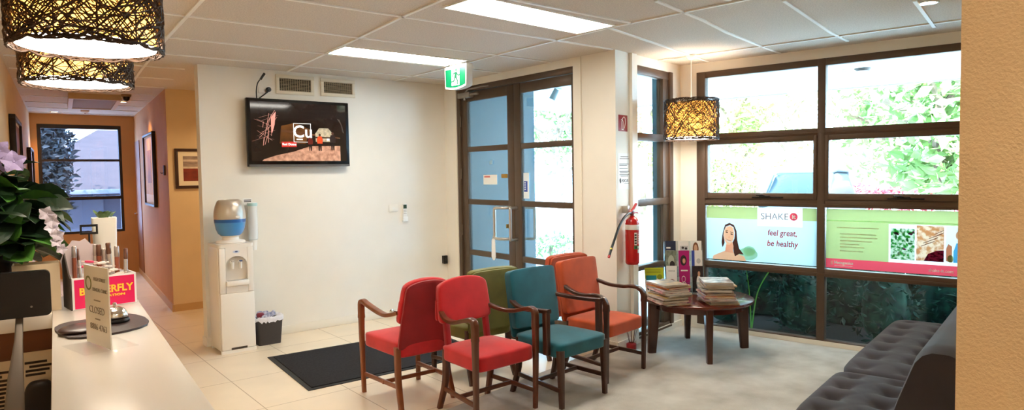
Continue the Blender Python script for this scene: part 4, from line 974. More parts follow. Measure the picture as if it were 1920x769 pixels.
# ------------------------------------------------------------------ framed pictures
def picture(label, loc, rz, w, h, frame_c, art, b=.03, mat_b=.05, dep=.03):
    t = thing('framed_picture', label, 'picture', loc, rz)
    FR_ = M('picture frame %d' % frame_c[0], frame_c, .35)
    m = MB()
    for q in ((0, w, 0, b), (0, w, h-b, h), (0, b, b, h-b), (w-b, w, b, h-b)): m.box(q[0], q[1], -dep, -.0005, q[2], q[3], bev=.003)
    m.build('frame', FR_, t)
    MB().box(b, w-b, -dep*.5, -.001, b, h-b).build('mount', M('picture mount', (236, 222, 196), .8), t)
    c = b+mat_b
    for k, (x0, x1, z0, z1, mt) in enumerate(art):
        MB().box(c+(w-2*c)*x0, c+(w-2*c)*x1, -dep*.5-.001*(k+1), -dep*.5-.001*k, c+(h-2*c)*z0, c+(h-2*c)*z1).build('artwork', mt, t)
    return t
ASKY = M('art grey sky', (150, 130, 120), .7, noise=(9, .3), stretch=(1, 1, 4)); ARED = M('art red earth', (120, 44, 26), .7, noise=(8, .3), stretch=(1, 1, 3)); AWH = M('art pale ridge', (206, 186, 168), .7, noise=(12, .2)); AGOLD = M('art gold', (206, 158, 84), .6, noise=(4, .2)); ABR = M('art brown', (150, 100, 56), .6, noise=(5, .25))
picture('red desert landscape picture in a dark frame, half hidden by the white wall', (1.866, 8.72, 1.475), 0, .62, .48, (58, 32, 22), [(0, 1, 0, .55, ARED), (0, 1, .55, 1, ASKY), (0, .75, .50, .58, AWH), (0, .5, .78, .86, AWH)], .035, .055)
q0 = Vector((1.8, 8.74, 0))
def cw(s, z, o=-.006): p = q0+CW*s+CQ*o; return (p.x, p.y, z)
picture('tall golden picture in a black frame on the corridor right wall under a downlight', cw(2.33, 1.22), -PI/2-CA, 1.2, 1.01, (40, 24, 16), [(0, 1, .12, 1, AGOLD), (0, 1, 0, .12, M('art pale base', (226, 206, 176), .6)), (.3, .7, .3, .8, ABR)], .03, .02, .045)
def lw(y, z, o=.004): return (lx(y)+o, y, z)
picture('dark framed picture nearer on the corridor left wall', lw(7.72, 1.72), PI/2-CA, 1.2, .50, (34, 22, 16), [(0, 1, 0, 1, ABR)], .035, .03, .05)
picture('dark framed picture farther along the corridor left wall', lw(11.3, 1.5), PI/2-CA, 1.1, .56, (30, 20, 15), [(0, 1, 0, 1, ABR)], .035, .03, .05)
kp = thing('wall_hook', 'small dark key hook on the corridor wall corner', 'hook', cw(.02+.25, 1.64), -PI/2-CA)
MB().box(0, .07, -.02, -.0005, 0, .12, bev=.004).build('plate', M('hook brown', (84, 52, 32), .5), kp); MB().tube([(.035, -.02, .03), (.035, -.045, .02), (.035, -.05, .04)], .005, 6).build('hook', M('hook metal', (120, 96, 70), .4, metal=.7), kp)
d3 = sroot('door_3', cw(3.35, 0, -.004), -PI/2-CA, 'brown flush door in the corridor right wall near the far window', 'door')
MB().box(-.75, .05, -.012, -.001, .002, 2.22).build('door_leaf', M('brown door', (150, 92, 52), .5, noise=(5, .15), stretch=(1, 1, .1)), d3)
m = MB(); m.cyl((-.66, -.012, 1.02), (-.66, -.05, 1.02), .012); m.box(-.67, -.54, -.06, -.045, 1.01, 1.03, bev=.003); m.build('door_handle', CHROME, d3)
# ------------------------------------------------------------------ white reception counter
CT = 1.05
CA2 = .077
co = thing('reception_counter', 'glossy white reception counter running towards the corridor', 'counter', (.227, 3.32, 0), -CA2)
CWH = M('counter white', (242, 234, 222), .22, coat=.3, noise=(2, .01)); CBR = M('counter brown panel', (112, 66, 34), .5, noise=(6, .2), stretch=(.3, 1, 1))
m = MB(); m.box(0, .322, -3.1, .46, CT-.062, CT, bev=.004); m.box(-.31, -.0005, 0, .46, CT-.062, CT, bev=.004); m.build('worktop', CWH, co)
MB().box(.05, .29, -3.0, .42, .002, CT-.0625).build('front_panel', CWH, co)
MB().box(-.31, .049, .06, .42, .002, CT-.0625).build('rear_panel', CBR, co)
def cl(x, y, z=0):
    c_, s_ = math.cos(-CA2), math.sin(-CA2); return Vector((.227+x*c_-y*s_, 3.32+x*s_+y*c_, z))
# sheets of notes pinned below the counter edge
def sheet(label, x0, x1, z0, z1, nl, seed):
    t = thing('note_sheet', label, 'paper', cl(x0, .06), -CA2)
    w = x1-x0
    MB().box(0, w, -.004, -.0006, z0, z1).build('paper', M('cream paper', (226, 208, 180), .8), t)
    rnd = random.Random(seed)
    for k in range(nl):
        z = z1-.045-.034*k
        for j in range(2):
            a = rnd.uniform(.05, .2)+.1*j; 
            MB().box(w*a, w*min(.93, a+rnd.uniform(.45, .7)), -.0052, -.0041, z-.017*j-.005, z-.017*j+.005).build('print_line', M('dark ink', (58, 46, 38), .8), t)
    return t
sheet('cream sheet of printed notes under the counter edge, left of the grey stand', -.27, -.125, .56, .865, 7, 2)
sheet('cream sheet of printed notes under the counter edge, right of the grey stand', -.12, .0, .56, .89, 2, 5)
# monitor on a grey stand, seen from behind the desk
mo = thing('monitor', 'black monitor with rounded corner on a grey stand at the left edge', 'monitor', cl(-.02, -.10), -CA2)
MB().prism(rrect(-.30, .02, 1.065, 1.245, .02, 5), -.02, .012, axis='y').build('casing', M('monitor black', (20, 17, 16), .3), mo)
MB().prism(ell(-.045, 1.105, .004, .004), -.0215, -.0201, axis='y').build('power_light', M('glint grey', (120, 112, 104), .3, emit=0), mo)  # glint on the casing, painted as a pale grey dot
MB().sweep([(-.085, .018, 1.075), (-.09, -.04, .98), (-.10, -.13, .86), (-.11, -.21, .70), (-.115, -.25, .5), (-.115, -.25, .03)], RECT(1, 1), radii=[(.012, .006), (.014, .007), (.025, .008), (.034, .010), (.036, .012), (.036, .012)], up=(0, 1, 0)).build('stand', M('brushed grey metal', (110, 100, 90), .4, metal=.5), mo)
MB().box(-.25, .02, -.36, -.1, .002, .03, bev=.006).build('stand_foot', M('brushed grey metal', (110, 100, 90), .4, metal=.5), mo)
bg = thing('handbag', 'black rounded bag hanging under the counter edge at the left', 'bag', cl(-.035, .0), -CA2)
MB().rbox(.13, .07, .24, 4, 10, lambda x, y, z: (x*(1-.5*(z/.24)), y, z)).build('bag_body', M('bag black', (26, 20, 18), .5), bg, loc=(-.02, 0, .66), smooth=80)
MB().tube(spline([(.03, -.02, .76), (.035, -.035, .64), (.0, -.04, .54)], 6), .004, 6).build('cord', M('bag cord', (150, 120, 96), .6), bg)
# cream folder behind the monitor
cf = thing('file_box', 'cream upright file box between the monitor and the pink box', 'file box', cl(-.04, .07, CT+.0005), -CA2)
m = MB(); m.box(-.09, .073, 0, .004, 0, .2); m.box(-.09, .073, .11, .114, 0, .2); m.box(.069, .073, .004, .11, 0, .2); m.box(-.09, -.086, .004, .11, 0, .2); m.box(-.086, .069, .004, .11, 0, .004); m.build('shell', M('file cream', (206, 184, 152), .6), cf)
MB().box(-.08, .06, .02, .1, .0045, .19).build('papers', M('cream paper', (226, 208, 180), .8), cf)
# pink charity box with pens and sweets
a_ = hz(137, 583, CT); b_ = hz(257, 567, CT)
pang = math.atan2(b_.y-a_.y, b_.x-a_.x); PWd = (b_-a_).length
pb = thing('charity_box', 'hot pink cardboard counter box with yellow lettering, full of pens and wrappers', 'box', (a_.x, a_.y, CT+.0005), pang)
PKM = M('hot pink card', (226, 24, 92), .45); WCD = M('white card', (238, 232, 226), .6)
PD = .14; PHh = .135
m = MB(); m.box(0, PWd, 0, .004, 0, PHh); m.box(0, PWd, PD-.004, PD, 0, PHh); m.box(0, .004, .004, PD-.004, 0, PHh); m.box(PWd-.004, PWd, .004, PD-.004, 0, PHh); m.box(.004, PWd-.004, .004, PD-.004, 0, .004); m.build('carton', WCD, pb)
MB().box(.008, PWd-.008, -.0012, -.0001, .004, PHh-.008).build('pink_face', PKM, pb)
YEL = M('lettering yellow', (250, 206, 60), .5)
text('BUTTERFLY', .043, YEL, pb, (PWd*.52, -.0019, .074), bold=.0014, sx=.92); text('FOUNDATION', .0125, YEL, pb, (PWd*.52, -.0019, .046), bold=.0006, sx=1.7)
MB().prism([(0, 0), (PD, 0), (PD, .20), (.10, .235), (.03, .15), (0, .135)], -.006, -.0005, axis='x').build('side_flap', M('flap dark', (60, 46, 38), .6), pb)
sc1 = [(0.0, PHh), (-.012, .20), (.0, .225), (-.004, .25), (.02, .262), (.035, .285), (.065, .28), (.085, .29), (.105, .265), (.125, .262), (.13, PHh)]
MB().prism(sc1, PD+.0005, PD+.004, axis='y').build('header_card', M('grey pink card', (206, 188, 186), .7), pb)
rnd = random.Random(12)
for k, x in enumerate((.03, .062, .105, .125, .15, .175, .195, .225)):
    p_ = thing('tube', ['brown capped lip balm tube at the left end of the pink box', 'slim pale tube second from the left in the pink box', 'dark striped tube third from the left in the pink box', 'silver tube fourth from the left in the pink box', 'wide silver tube in the middle of the pink box', 'silver tube right of the middle in the pink box', 'pale silver tube second from the right in the pink box', 'silver tube at the right end of the pink box'][k], 'tube', (a_.x+math.cos(pang)*x-math.sin(pang)*.10, a_.y+math.sin(pang)*x+math.cos(pang)*.10, CT+.006), pang+k, 'tubes in the pink box', rot=(rnd.uniform(-.08, .04), rnd.uniform(-.06, .06), pang))
    h = .25+rnd.uniform(-.02, .02); r = (.009, .006, .008, .010, .011, .010, .010, .008)[k]
    MB().lathe([(0, 0), (r, 0), (r, h-.05), (0, h-.05)], 14).build('barrel', M('tube %d' % (k % 3), [(168, 96, 70), (196, 184, 172), (206, 196, 186)][0 if k == 0 else 1+k % 2], .25, metal=.5), p_)
    MB().lathe([(r*.9, 0), (r*1.05, .004), (r*1.05, .046), (r*.8, .05), (0, .05)], 14).build('cap', M('tube cap %d' % (k % 2), [(190, 176, 166), (130, 92, 76)][k % 2], .2, metal=.6), p_, loc=(0, 0, h-.0499))
for k in range(9):
    x = .045+rnd.random()*(PWd-.09); y = .045+rnd.random()*.02; red = x < .1
    w_ = thing('wrapped_sweet', ('pink wrapped sweet in the pink box near its left end' if red else 'white wrapped sweet in the pink box near its right end'), 'sweet', (a_.x+math.cos(pang)*x-math.sin(pang)*y, a_.y+math.sin(pang)*x+math.cos(pang)*y, CT+PHh-.012+.009*k), 0, 'pink wrapped sweets' if red else 'white wrapped sweets', rot=(rnd.uniform(-.25, .25), rnd.uniform(-.2, .2), pang+rnd.uniform(-.5, .5)))
    w_.scale = (.72, .72, .72)
    MB().rbox(.05, .022, .016, 3, 6, None).build('wrapper', M('wrap pink', (214, 60, 100), .35) if red else M('wrap white', (234, 224, 214), .35), w_, smooth=70)
    for sx in (-1, 1): MB().prism([(sx*.022, -.003), (sx*.04, -.012), (sx*.042, .012), (sx*.022, .003)], -.002, .002).build('twist_end', M('wrap end', (240, 216, 206), .35), w_)
# acrylic sign
s0 = hz(163, 639, CT+.004); s1 = hz(208, 656, CT+.004); sang = math.atan2(s1.y-s0.y, s1.x-s0.x); sw_ = (s1-s0).length
sg = thing('counter_sign', 'frosted acrylic sign with closing notice and phone number on the white counter', 'sign', (s0.x, s0.y, CT+.0005), sang)
SH_ = .265
MB().box(0, sw_, .0, .004, .003, SH_).build('sign_panel', M('frosted acrylic', (246, 240, 228), .3, coat=.3), sg)
MB().box(-.0, sw_, -.075, .085, 0, .003).build('base_plate', glassmat('sign acrylic', (253, 253, 253), .0, .2, .12), sg)
INK = M('sign ink grey', (150, 138, 118), .6); INKD = M('sign ink dark', (132, 120, 104), .6)
k_ = sw_/.19
text('HIGH STREET', .0165, INK, sg, (sw_*.66, -.0006, .222), sx=k_*.95); text('DENTAL CLINIC', .0165, INK, sg, (sw_*.66, -.0006, .187), sx=k_*.95)
m = MB()
for k in range(24):
    a0, a1 = 2*PI*k/24, 2*PI*(k+1)/24; m.prism([(sw_*.19+.024*k_*math.cos(a0), .205+.024*math.sin(a0)), (sw_*.19+.024*k_*math.cos(a1), .205+.024*math.sin(a1)), (sw_*.19+.018*k_*math.cos(a1), .205+.018*math.sin(a1)), (sw_*.19+.018*k_*math.cos(a0), .205+.018*math.sin(a0))], -.0012, -.0001, axis='y')
m.build('ring_logo', M('logo olive', (146, 146, 96), .6), sg)
text('CLOSED', .034, INKD, sg, (sw_*.5, -.0006, .118), sx=k_*.95, bold=-.0005); text('8806 4763', .030, INKD, sg, (sw_*.54, -.0006, .062), sx=k_*.95, bold=-.0006, spacing=1.08)
for z, a, b in ((.152, .40, .66), (.090, .42, .62)): MB().box(sw_*a, sw_*b, -.0012, -.0001, z-.002, z+.002).build('print_line', INK, sg)
# dark mouse board and bell
pp = [(102, 614), (112, 608), (128, 603.5), (145, 601), (165, 598), (188, 592), (208, 588), (232, 587), (255, 589.5), (271, 594), (279, 600), (276, 607), (262, 613), (238, 619), (205, 625.5), (175, 630), (150, 632.5), (128, 632.5), (112, 626), (103, 619)]
pts = [hz(x, y, CT+.008) for x, y in pp]; cen = sum(pts, Vector())/len(pts)
bd_ = thing('mouse_board', 'dark brown leather board with pointed end lying on the white counter', 'board', (cen.x, cen.y, CT), 0)
BRD = M('dark leather', (48, 32, 30), .45, bump=(220, .2))
MB().prism([(p.x-cen.x, p.y-cen.y) for p in pts], .0008, .008).build('pad', BRD, bd_)
q = hz(150, 613, CT+.02)-cen
MB().rbox(.13, .16, .022, 2.4, 10, None, Matrix.Translation((q.x, q.y, .0145)) @ Matrix.Rotation(-.3, 4, 'Z')).build('wrist_rest', M('wrist rest', (58, 38, 34), .3), bd_, smooth=80)
q = hz(216, 603, CT+.009)
be = thing('counter_bell', 'chrome counter bell standing on the dark leather board', 'bell', (q.x, q.y, CT+.0085), 0)
MB().lathe([(0, 0), (.048, 0), (.05, .006), (.046, .014), (.03, .017), (0, .017)], 32).build('base', BLACKP, be)
MB().lathe([(.043, .018), (.044, .022), (.041, .036), (.033, .048), (.02, .055), (0, .057)], 32).build('dome', CHROME, be); MB().lathe([(0, .0572), (.004, .0572), (.004, .066), (.008, .068), (.006, .073), (0, .074)], 14).build('button', CHROME, be)
# ------------------------------------------------------------------ potted plant with broad leaves and mauve white flowers
LF1 = M('leaf mid green', (74, 122, 48), .4, noise=(8, .3)); LF2 = M('leaf dark green', (24, 44, 22), .45, noise=(8, .3)); FLW = M('flower white mauve', (206, 196, 208), .6, noise=(9, .1)); FLV = M('flower violet', (150, 136, 176), .6, noise=(9, .2))
def leafm(m, p, d, L, w, droop=.3, roll=0, seed=0):
    rnd = random.Random(seed); d = Vector(d).normalized(); up = Vector((0, 0, 1)); s = d.cross(up)
    if s.length < .05: s = Vector((1, 0, 0))
    s.normalize(); n = s.cross(d); s, n = s*math.cos(roll)+n*math.sin(roll), n*math.cos(roll)-s*math.sin(roll)
    rows = []; N = 7
    for i in range(N+1):
        t = i/N; c = Vector(p)+d*(L*t)-Vector((0, 0, 1))*(droop*L*t*t); hw = w*math.sin(PI*min(1, t*.92+.08))**.7*(1 if i < N else .05)
        wob = rnd.uniform(-.06, .06)*L
        rows.append([m.bm.verts.new(c+s*(k*hw)+n*(abs(k)*hw*.35+wob*abs(k)*.5)) for k in (-1, -.5, 0, .5, 1)])
    for A, C in zip(rows, rows[1:]):
        for k in range(4): m.bm.faces.new((A[k], A[k+1], C[k+1], C[k]))
pq = hz(28, 588, CT); pq = Vector((pq.x-.065, pq.y+.16, CT))
pt = thing('potted_plant', 'leafy green plant with white mauve flowers in a black vase on the counter', 'plant', pq+Vector((0, 0, .0005)), 0)
MB().lathe([(0, 0), (.085, 0), (.09, .01), (.098, .26), (.1, .29), (.092, .29), (.09, .27), (0, .26)], 28).build('vase', M('vase black', (20, 17, 17), .25), pt)
m1, m2, st_ = MB(), MB(), MB(); rnd = random.Random(21)
for k in range(120):
    a = rnd.uniform(0, 2*PI); e = rnd.uniform(-.35, 1.1); r0 = rnd.uniform(.02, .20)
    p = Vector((math.cos(a)*r0*math.cos(e), math.sin(a)*r0*math.cos(e), 0.29+.21*math.sin(e)*1.2+rnd.uniform(-.05, .08)))
    d = Vector((math.cos(a), math.sin(a), .35*math.sin(e)+rnd.uniform(-.2, .3)))
    leafm(m1 if k % 3 == 0 else m2, p, d, rnd.uniform(.13, .21), rnd.uniform(.05, .085), rnd.uniform(.1, .6), rnd.uniform(-.6, .6), k)
for k in range(14):
    a = rnd.uniform(0, 2*PI); r = rnd.uniform(.03, .16); st_.tube(spline([(0, 0, .24), (r*.4*math.cos(a), r*.4*math.sin(a), .4), (r*math.cos(a), r*math.sin(a), rnd.uniform(.5, .62))], 4), .004, 6)
m1.build('foliage', LF1, pt, smooth=0, recalc=False); m2.build('foliage', LF2, pt, smooth=0, recalc=False); st_.build('stem', LF2, pt)
def bloom(c, r, n, seed, mt, ax):
    m = MB(); ax = Vector(ax).normalized(); e1 = ax.orthogonal().normalized(); e2 = ax.cross(e1)
    for k in range(n):
        a = 2*PI*k/n+seed; d = e1*math.cos(a)+e2*math.sin(a); rows = []
        for i in range(6):
            t = i/5; w = r*.42*math.sin(PI*min(1, .12+.85*t)); sd = ax.cross(d); q = Vector(c)+d*(r*t)+ax*(.25*r*math.sin(2.4*t))
            rows.append([m.bm.verts.new(q+sd*w*k_+ax*(.1*r*abs(k_))) for k_ in (-1, 0, 1)])
        for A, C in zip(rows, rows[1:]):
            for k_ in (0, 1): m.bm.faces.new((A[k_], A[k_+1], C[k_+1], C[k_]))
    m.lathe([(0, -.004), (r*.14, 0), (r*.1, .008), (0, .01)], 10, c=c)
    m.build('flower', mt, pt, smooth=0, recalc=False)
RGT = Vector((.84, -.55, 0)); rnd = random.Random(8)
for k, (x, z, r) in enumerate(((-.10, .69, .075), (-.02, .66, .075), (.05, .705, .06), (-.05, .735, .07), (.10, .66, .06), (-.13, .63, .06), (.03, .63, .05))): bloom(RGT*(x+.085)+Vector((-.07, -.13, z-.035)), r*.78, 5, k, FLW if k % 2 else FLV, (-.3+.2*rnd.random(), -1, .3*rnd.random()))
for k in range(6): bloom(RGT*(.262+.008*k+.012*(k % 2))+Vector((-.03, -.06, .41-.030*k)), .034-.002*k, 5, 30+k, FLW, (rnd.uniform(-.6, .4), -1, rnd.uniform(-.2, .4)))
# small white pot, and a black card clip, behind the pink box
q = cl(.215, .36)
wp = thing('succulent_pot', 'tall white pot with a small green succulent behind the pink box', 'plant pot', (q.x, q.y, CT+.0005), -CA2)
MB().sweep([(0, 0, 0), (0, 0, .36), (0, 0, .37)], rrect(-1, 1, -1, 1, .2), radii=[.038, .05, .05], up=(0, 1, 0)).build('pot', M('pot white', (236, 230, 218), .5), wp)
m = MB()
for k in range(26): a = rnd.uniform(0, 6.28); r = rnd.uniform(0, .035); leafm(m, (r*math.cos(a), r*math.sin(a), .368), (math.cos(a)*.5, math.sin(a)*.5, .8), rnd.uniform(.03, .06), .012, .2, 0, k)
m.build('succulent', M('succulent green', (86, 110, 62), .5), wp, smooth=0, recalc=False)
q = cl(.15, .27)
cc = thing('card_clip', 'small black card clip on a stem behind the pink box', 'card holder', (q.x, q.y, CT+.0005), -CA2)
m = MB(); m.cyl((0, 0, .01), (0, 0, .30), .004); m.lathe([(0, 0), (.035, 0), (.03, .01), (0, .012)], 16); m.build('stand', BLACKP, cc)
m = MB(); m.box(-.035, .035, -.006, .006, .30, .31); m.box(-.035, .035, -.006, .006, .335, .345); m.box(-.035, -.027, -.006, .006, .31, .335); m.box(.027, .035, -.006, .006, .31, .335); m.build('clip_frame', BLACKP, cc)
# ------------------------------------------------------------------ pieces that belong to a part go one level deeper
NEST = {'television': {'screen': ['picture', 'label_panel', 'square_line', 'lettering', 'worker']},
 'poster': {'sheet': ['print', 'lettering', 'hair', 'stripe', 'salad_photo', 'chicken_photo']},
 'framed_picture': {'mount': ['artwork']}, 'remote_control': {'body': ['display', 'button']}, 'exit_sign': {'sign_face': ['doorway', 'running_figure']},
 'water_cooler': {'tap': ['tap_lever'], 'drip_tray': ['drip_grille'], 'filter_bowl': ['blue_rim'], 'front_panel': ['badge_mark', 'vent_slot', 'recess']},
 'cup_dispenser': {'tube': ['band']}, 'fire_extinguisher': {'cylinder': ['white_band'], 'label': ['label_print'], 'valve': ['lever'], 'hose': ['brass_ferrule', 'red_nozzle_tip']},
 
 'charity_box': {'pink_face': ['lettering']}, 'counter_sign': {'sign_panel': ['lettering', 'ring_logo', 'print_line']},
 'counter_bell': {'dome': ['button']}, 'power_socket': {'plug': ['cable']},
 'monitor': {'casing': ['power_light'], 'stand': ['stand_foot']}, 'door_holder': {'body': ['magnet']},
 'pendant_lamp': {'lamp_holder': ['bulb']}, 'air_vent': {'frame': ['grille']}, 'waste_bin': {'bucket': ['liner']},
 'car': {'body': ['headlight', 'wing_mirror', 'grille', 'bumper'], 'roof': ['pillar_post']}, 'neighbour_house': {'roof': ['gutter'], 'wall': ['window']},
 'door_1': {'door_frame': ['handle', 'outer_handle', 'lock', 'hinge', 'door_closer', 'brass_plate'], 'pane': ['paper_notice', 'small_sticker'], 'paper_notice': ['print_line']},
 'door_2': {'door_frame': ['handle', 'outer_handle'], 'sticker': ['sticker_mark']}, 'window_1': {'sash': ['latch']}, 'door_3': {'door_leaf': ['door_handle']}}
def base(n): return n.rsplit('.', 1)[0] if n.rsplit('.', 1)[-1].isdigit() else n
def centre(o):
    v = [o.matrix_basis @ Vector(c) for c in o.bound_box]
    return sum(v, Vector())/8, [min(c[i] for c in v) for i in range(3)], [max(c[i] for c in v) for i in range(3)]
def nest_all():
    for t in [o for o in bpy.data.objects if o.parent is None]:
        rules = NEST.get(base(t.name))
        if not rules: continue
        kids = list(t.children); info = {c.name: centre(c) for c in kids}
        moved = set(n for L in rules.values() for n in L)
        for part, names in rules.items():
            hosts = [c for c in kids if base(c.name) == part]
            if not hosts or part in moved: continue
            for c in kids:
                if base(c.name) not in names: continue
                q = info[c.name][0]
                def d(h):
                    _, lo, hi = info[h.name]; return sum(max(lo[i]-q[i], 0, q[i]-hi[i])**2 for i in range(3)), (info[h.name][0]-q).length
                h = min(hosts, key=d); m = h.matrix_basis.inverted() @ c.matrix_basis
                c.parent = h; c.matrix_basis = m
# ------------------------------------------------------------------ outside
CONC = M('pale concrete', (196, 198, 198), .9, noise=(3, .08), bump=(60, .2)); SOFW = M('soffit white', (238, 238, 236), .8)
struct('ground', MB().box(-60, 80, -60, 90, -.5, -.13), CONC)
struct('wall_outside', MB().box(DX+.1305, 5.78, TY, TY+.14, -.125, 2.745), M('sky tinted render', (88, 106, 110), .7, noise=(2, .05)))  # white wall in shade: blue sky light is put into its colour
q = EYE+ray(1240, 300)*(8.0/ray(1240, 300).to_2d().length)
struct('pillar_outside', MB().box(q.x-.0, q.x+.26, q.y-.13, q.y+.13, -.125, 2.745), M('teal painted post', (56, 100, 112), .6, noise=(5, .15)))
sf = [tuple(B(*p)[:2]) for p in ((6.505, -3), (10.6, -3), (10.6, 9), (4.56, 9))]
sfp = [tuple(B(6.505, -3)[:2]), tuple(B(10.6, -3)[:2]), tuple(B(10.6, 7.5)[:2]), (4.56, 8.6), (4.56, 4.2), tuple(B(5.3, 3.21)[:2]), tuple(B(6.505, 3.21)[:2])]
struct('roof_soffit', MB().prism(sfp, 2.75, 2.95), SOFW)
m = MB()
for v in (-.66, 1.27, 3.2, 5.13): m.box(6.6, 10.58, v-.008, v+.008, 2.744, 2.7495)
m.box(10.5, 10.56, -2.9, 7.4, 2.735, 2.7495)
struct('trim_4', m, M('soffit joint', (150, 150, 150), .8), rz=DL)
for k, (x, y) in enumerate(((1587, 131), (1618, 128))):
    q = hz(x, y, 2.75); t = thing('soffit_downlight', ['round downlight in the outside soffit, nearer the window mullion', 'round dark downlight in the outside soffit, farther from the mullion'][k], 'ceiling light', (q.x, q.y, 2.75), 0)
    MB().lathe([(0, -.03), (.07, -.03), (.085, -.012), (.09, -.0005), (0, -.0005)], 20).build('rim', M('fitting dark', (60, 54, 50), .5) if k else M('fitting tan', (196, 176, 160), .5), t); MB().lathe([(0, -.034), (.055, -.033), (.055, -.0301), (0, -.0301)], 16).build('lens', M('lens grey', (120, 116, 112), .2), t)
# flood light outside the right door leaf
q = EYE+ray(1043, 200)*(7.6/ray(1043, 200).to_2d().length)
t = thing('outdoor_spotlight', 'grey outdoor spotlight under the soffit seen through the right door', 'light', (q.x, q.y, 2.75), .4); t.scale = (.62, .62, .62)
m = MB(); m.cyl((0, 0, -.0005), (0, 0, -.3), .018); m.box(-.22, .22, -.02, .02, -.325, -.3, bev=.004); m.build('bracket', M('fitting grey', (150, 164, 164), .5), t)
for z0, z1, nm in ((-.34, -.52, 'lower_lamp'), (-.28, -.12, 'upper_lamp')): MB().cyl((.03, 0, z0), (-.01, .08, z1), .05, .062, 16).build(nm, M('fitting grey', (150, 164, 164), .5), t)
# garden bed with shrubs right outside the big window
struct('garden_bed', MB().prism([tuple(B(*p)[:2]) for p in ((6.5, -1.6), (8.1, -1.6), (8.1, 3.6), (6.5, 3.6))], -.129, -.03), M('dark mulch', (34, 26, 22), .95, noise=(30, .4)))
def leafcloud(name, mat, parent, n, fr, size, seed, up=.2, asp=.45):
    rnd = random.Random(seed); vs = []; fs = []
    for k in range(n):
        p = Vector(fr(rnd)); d = Vector((rnd.gauss(0, 1), rnd.gauss(0, 1), rnd.gauss(up, .7)))
        if d.length < .01: continue
        d.normalize(); s = d.cross(Vector((rnd.gauss(0, 1), rnd.gauss(0, 1), rnd.gauss(0, 1)))); s.normalize(); L = size*rnd.uniform(.6, 1.3); w = L*asp*.5
        nrm = d.cross(s)
        i = len(vs); vs += [p, p+d*L*.4+s*w+nrm*w*.3, p+d*L, p+d*L*.4-s*w+nrm*w*.3, p+d*L*.45]
        fs += [(i, i+1, i+4), (i+1, i+2, i+4), (i+2, i+3, i+4), (i+3, i, i+4)]
    me = bpy.data.meshes.new(name); me.from_pydata([tuple(v) for v in vs], [], fs); me.materials.append(mat); me.update()
    o = bpy.data.objects.new(name, me); COL.objects.link(o); o.parent = parent; return o
def leafmat(n, c, c2, tr=.25, rough=.5, sc=1.5):
    m = M(n, c, rough, noise=(sc, 0), rgb2=c2); b = m.node_tree.nodes['Principled BSDF']; b.inputs['Specular IOR Level'].default_value = .2; return m
SHD = leafmat('shrub dark', (7, 24, 24), (38, 82, 68), rough=.6, sc=11); SHG = leafmat('shrub green', (30, 90, 44), (60, 136, 70), rough=.7, sc=3); STEM = M('stem brown', (60, 44, 32), .8)
slabs = ['outside the lowest left pane, at its corner end', 'outside the lowest left pane, behind the coffee table', 'outside the big window, just left of the vertical mullion', 'with bright young leaves, right of the vertical mullion', 'outside the lowest right pane behind the sofa end']
for k in range(5):
    v = 2.82-.77*k; u = 6.96; hh = (.86, .74, .78, .84, .86)[k]
    t = thing('garden_shrub', 'dark green leafy shrub %s' % slabs[k], 'shrub', B(u, v, -.03), DL, 'shrubs outside the big window')
    def fr(r, hh=hh):
        a = r.uniform(0, 2*PI); rr = .27*math.sqrt(r.random()); z = hh*r.random()**.75
        return (rr*math.cos(a), rr*math.sin(a), z)
    leafcloud('foliage', SHD, t, 1100, fr, .085, k, .4, .35)
    if k in (0, 3, 4): leafcloud('young_foliage', SHG, t, 200, lambda r, hh=hh: (-.08+r.uniform(-.14, .14), r.uniform(-.2, .2), hh*(.74+.26*r.random())), .09, 90+k, .6, .3)
    MB().rbox(.40, .42, hh*.86, 2.6, 8, lambda x, y, z: (x*(1.1-.25*(z/hh+.4)), y*(1.1-.25*(z/hh+.4)), z+.02*math.sin(9*x+7*y))).build('inner_foliage', SHD, t, loc=(0, 0, hh*.43), smooth=80)
    m = MB()
    for j in range(5): a = 2*PI*j/5; m.tube([(0, 0, 0), (.08*math.cos(a), .08*math.sin(a), .3), (.16*math.cos(a), .16*math.sin(a), .55)], .008, 5)
    m.build('stem', STEM, t)
for k in range(5):
    v = 2.75-.98*k
    t = thing('garden_hedge', 'dark hedge plant in the back row outside the window, %s' % ['nearest the corner', 'second from the corner', 'third from the corner', 'fourth from the corner', 'farthest from the corner'][k], 'hedge', B(7.62, v, -.03), DL, 'back row hedge plants')
    leafcloud('foliage', SHD, t, 1500, lambda r: (r.uniform(-.22, .22), r.uniform(-.38, .38), r.random()**.8*.95), .09, 70+k, .3, .4)
    MB().rbox(.4, .86, .86, 8, 8, lambda x, y, z: (x+.02*math.sin(11*y), y, z+.03*math.sin(9*x+8*y))).build('inner_foliage', SHD, t, loc=(0, 0, .43), smooth=80)
    MB().tube([(0, 0, 0), (.02, .03, .4), (0, 0, .7)], .02, 6).build('stem', STEM, t)
t = thing('strap_leaf_plant', 'bright green strap leaved plant outside the window behind the magazines', 'plant', B(6.6, 2.42, -.03), DL)
m = MB(); rnd = random.Random(6)
for k in range(3): a = rnd.uniform(0, 6.28); m.sweep(spline([(0, 0, 0), (.04*math.cos(a), .06*math.sin(a), .4), (.10*math.cos(a), .2*math.sin(a), .66)], 5), [(-1, 0), (0, -.15), (1, 0), (0, .15)], radii=[.008*(1-.07*i) for i in range(11)])
m.build('leaves', M('strap green', (90, 160, 60), .4), t)
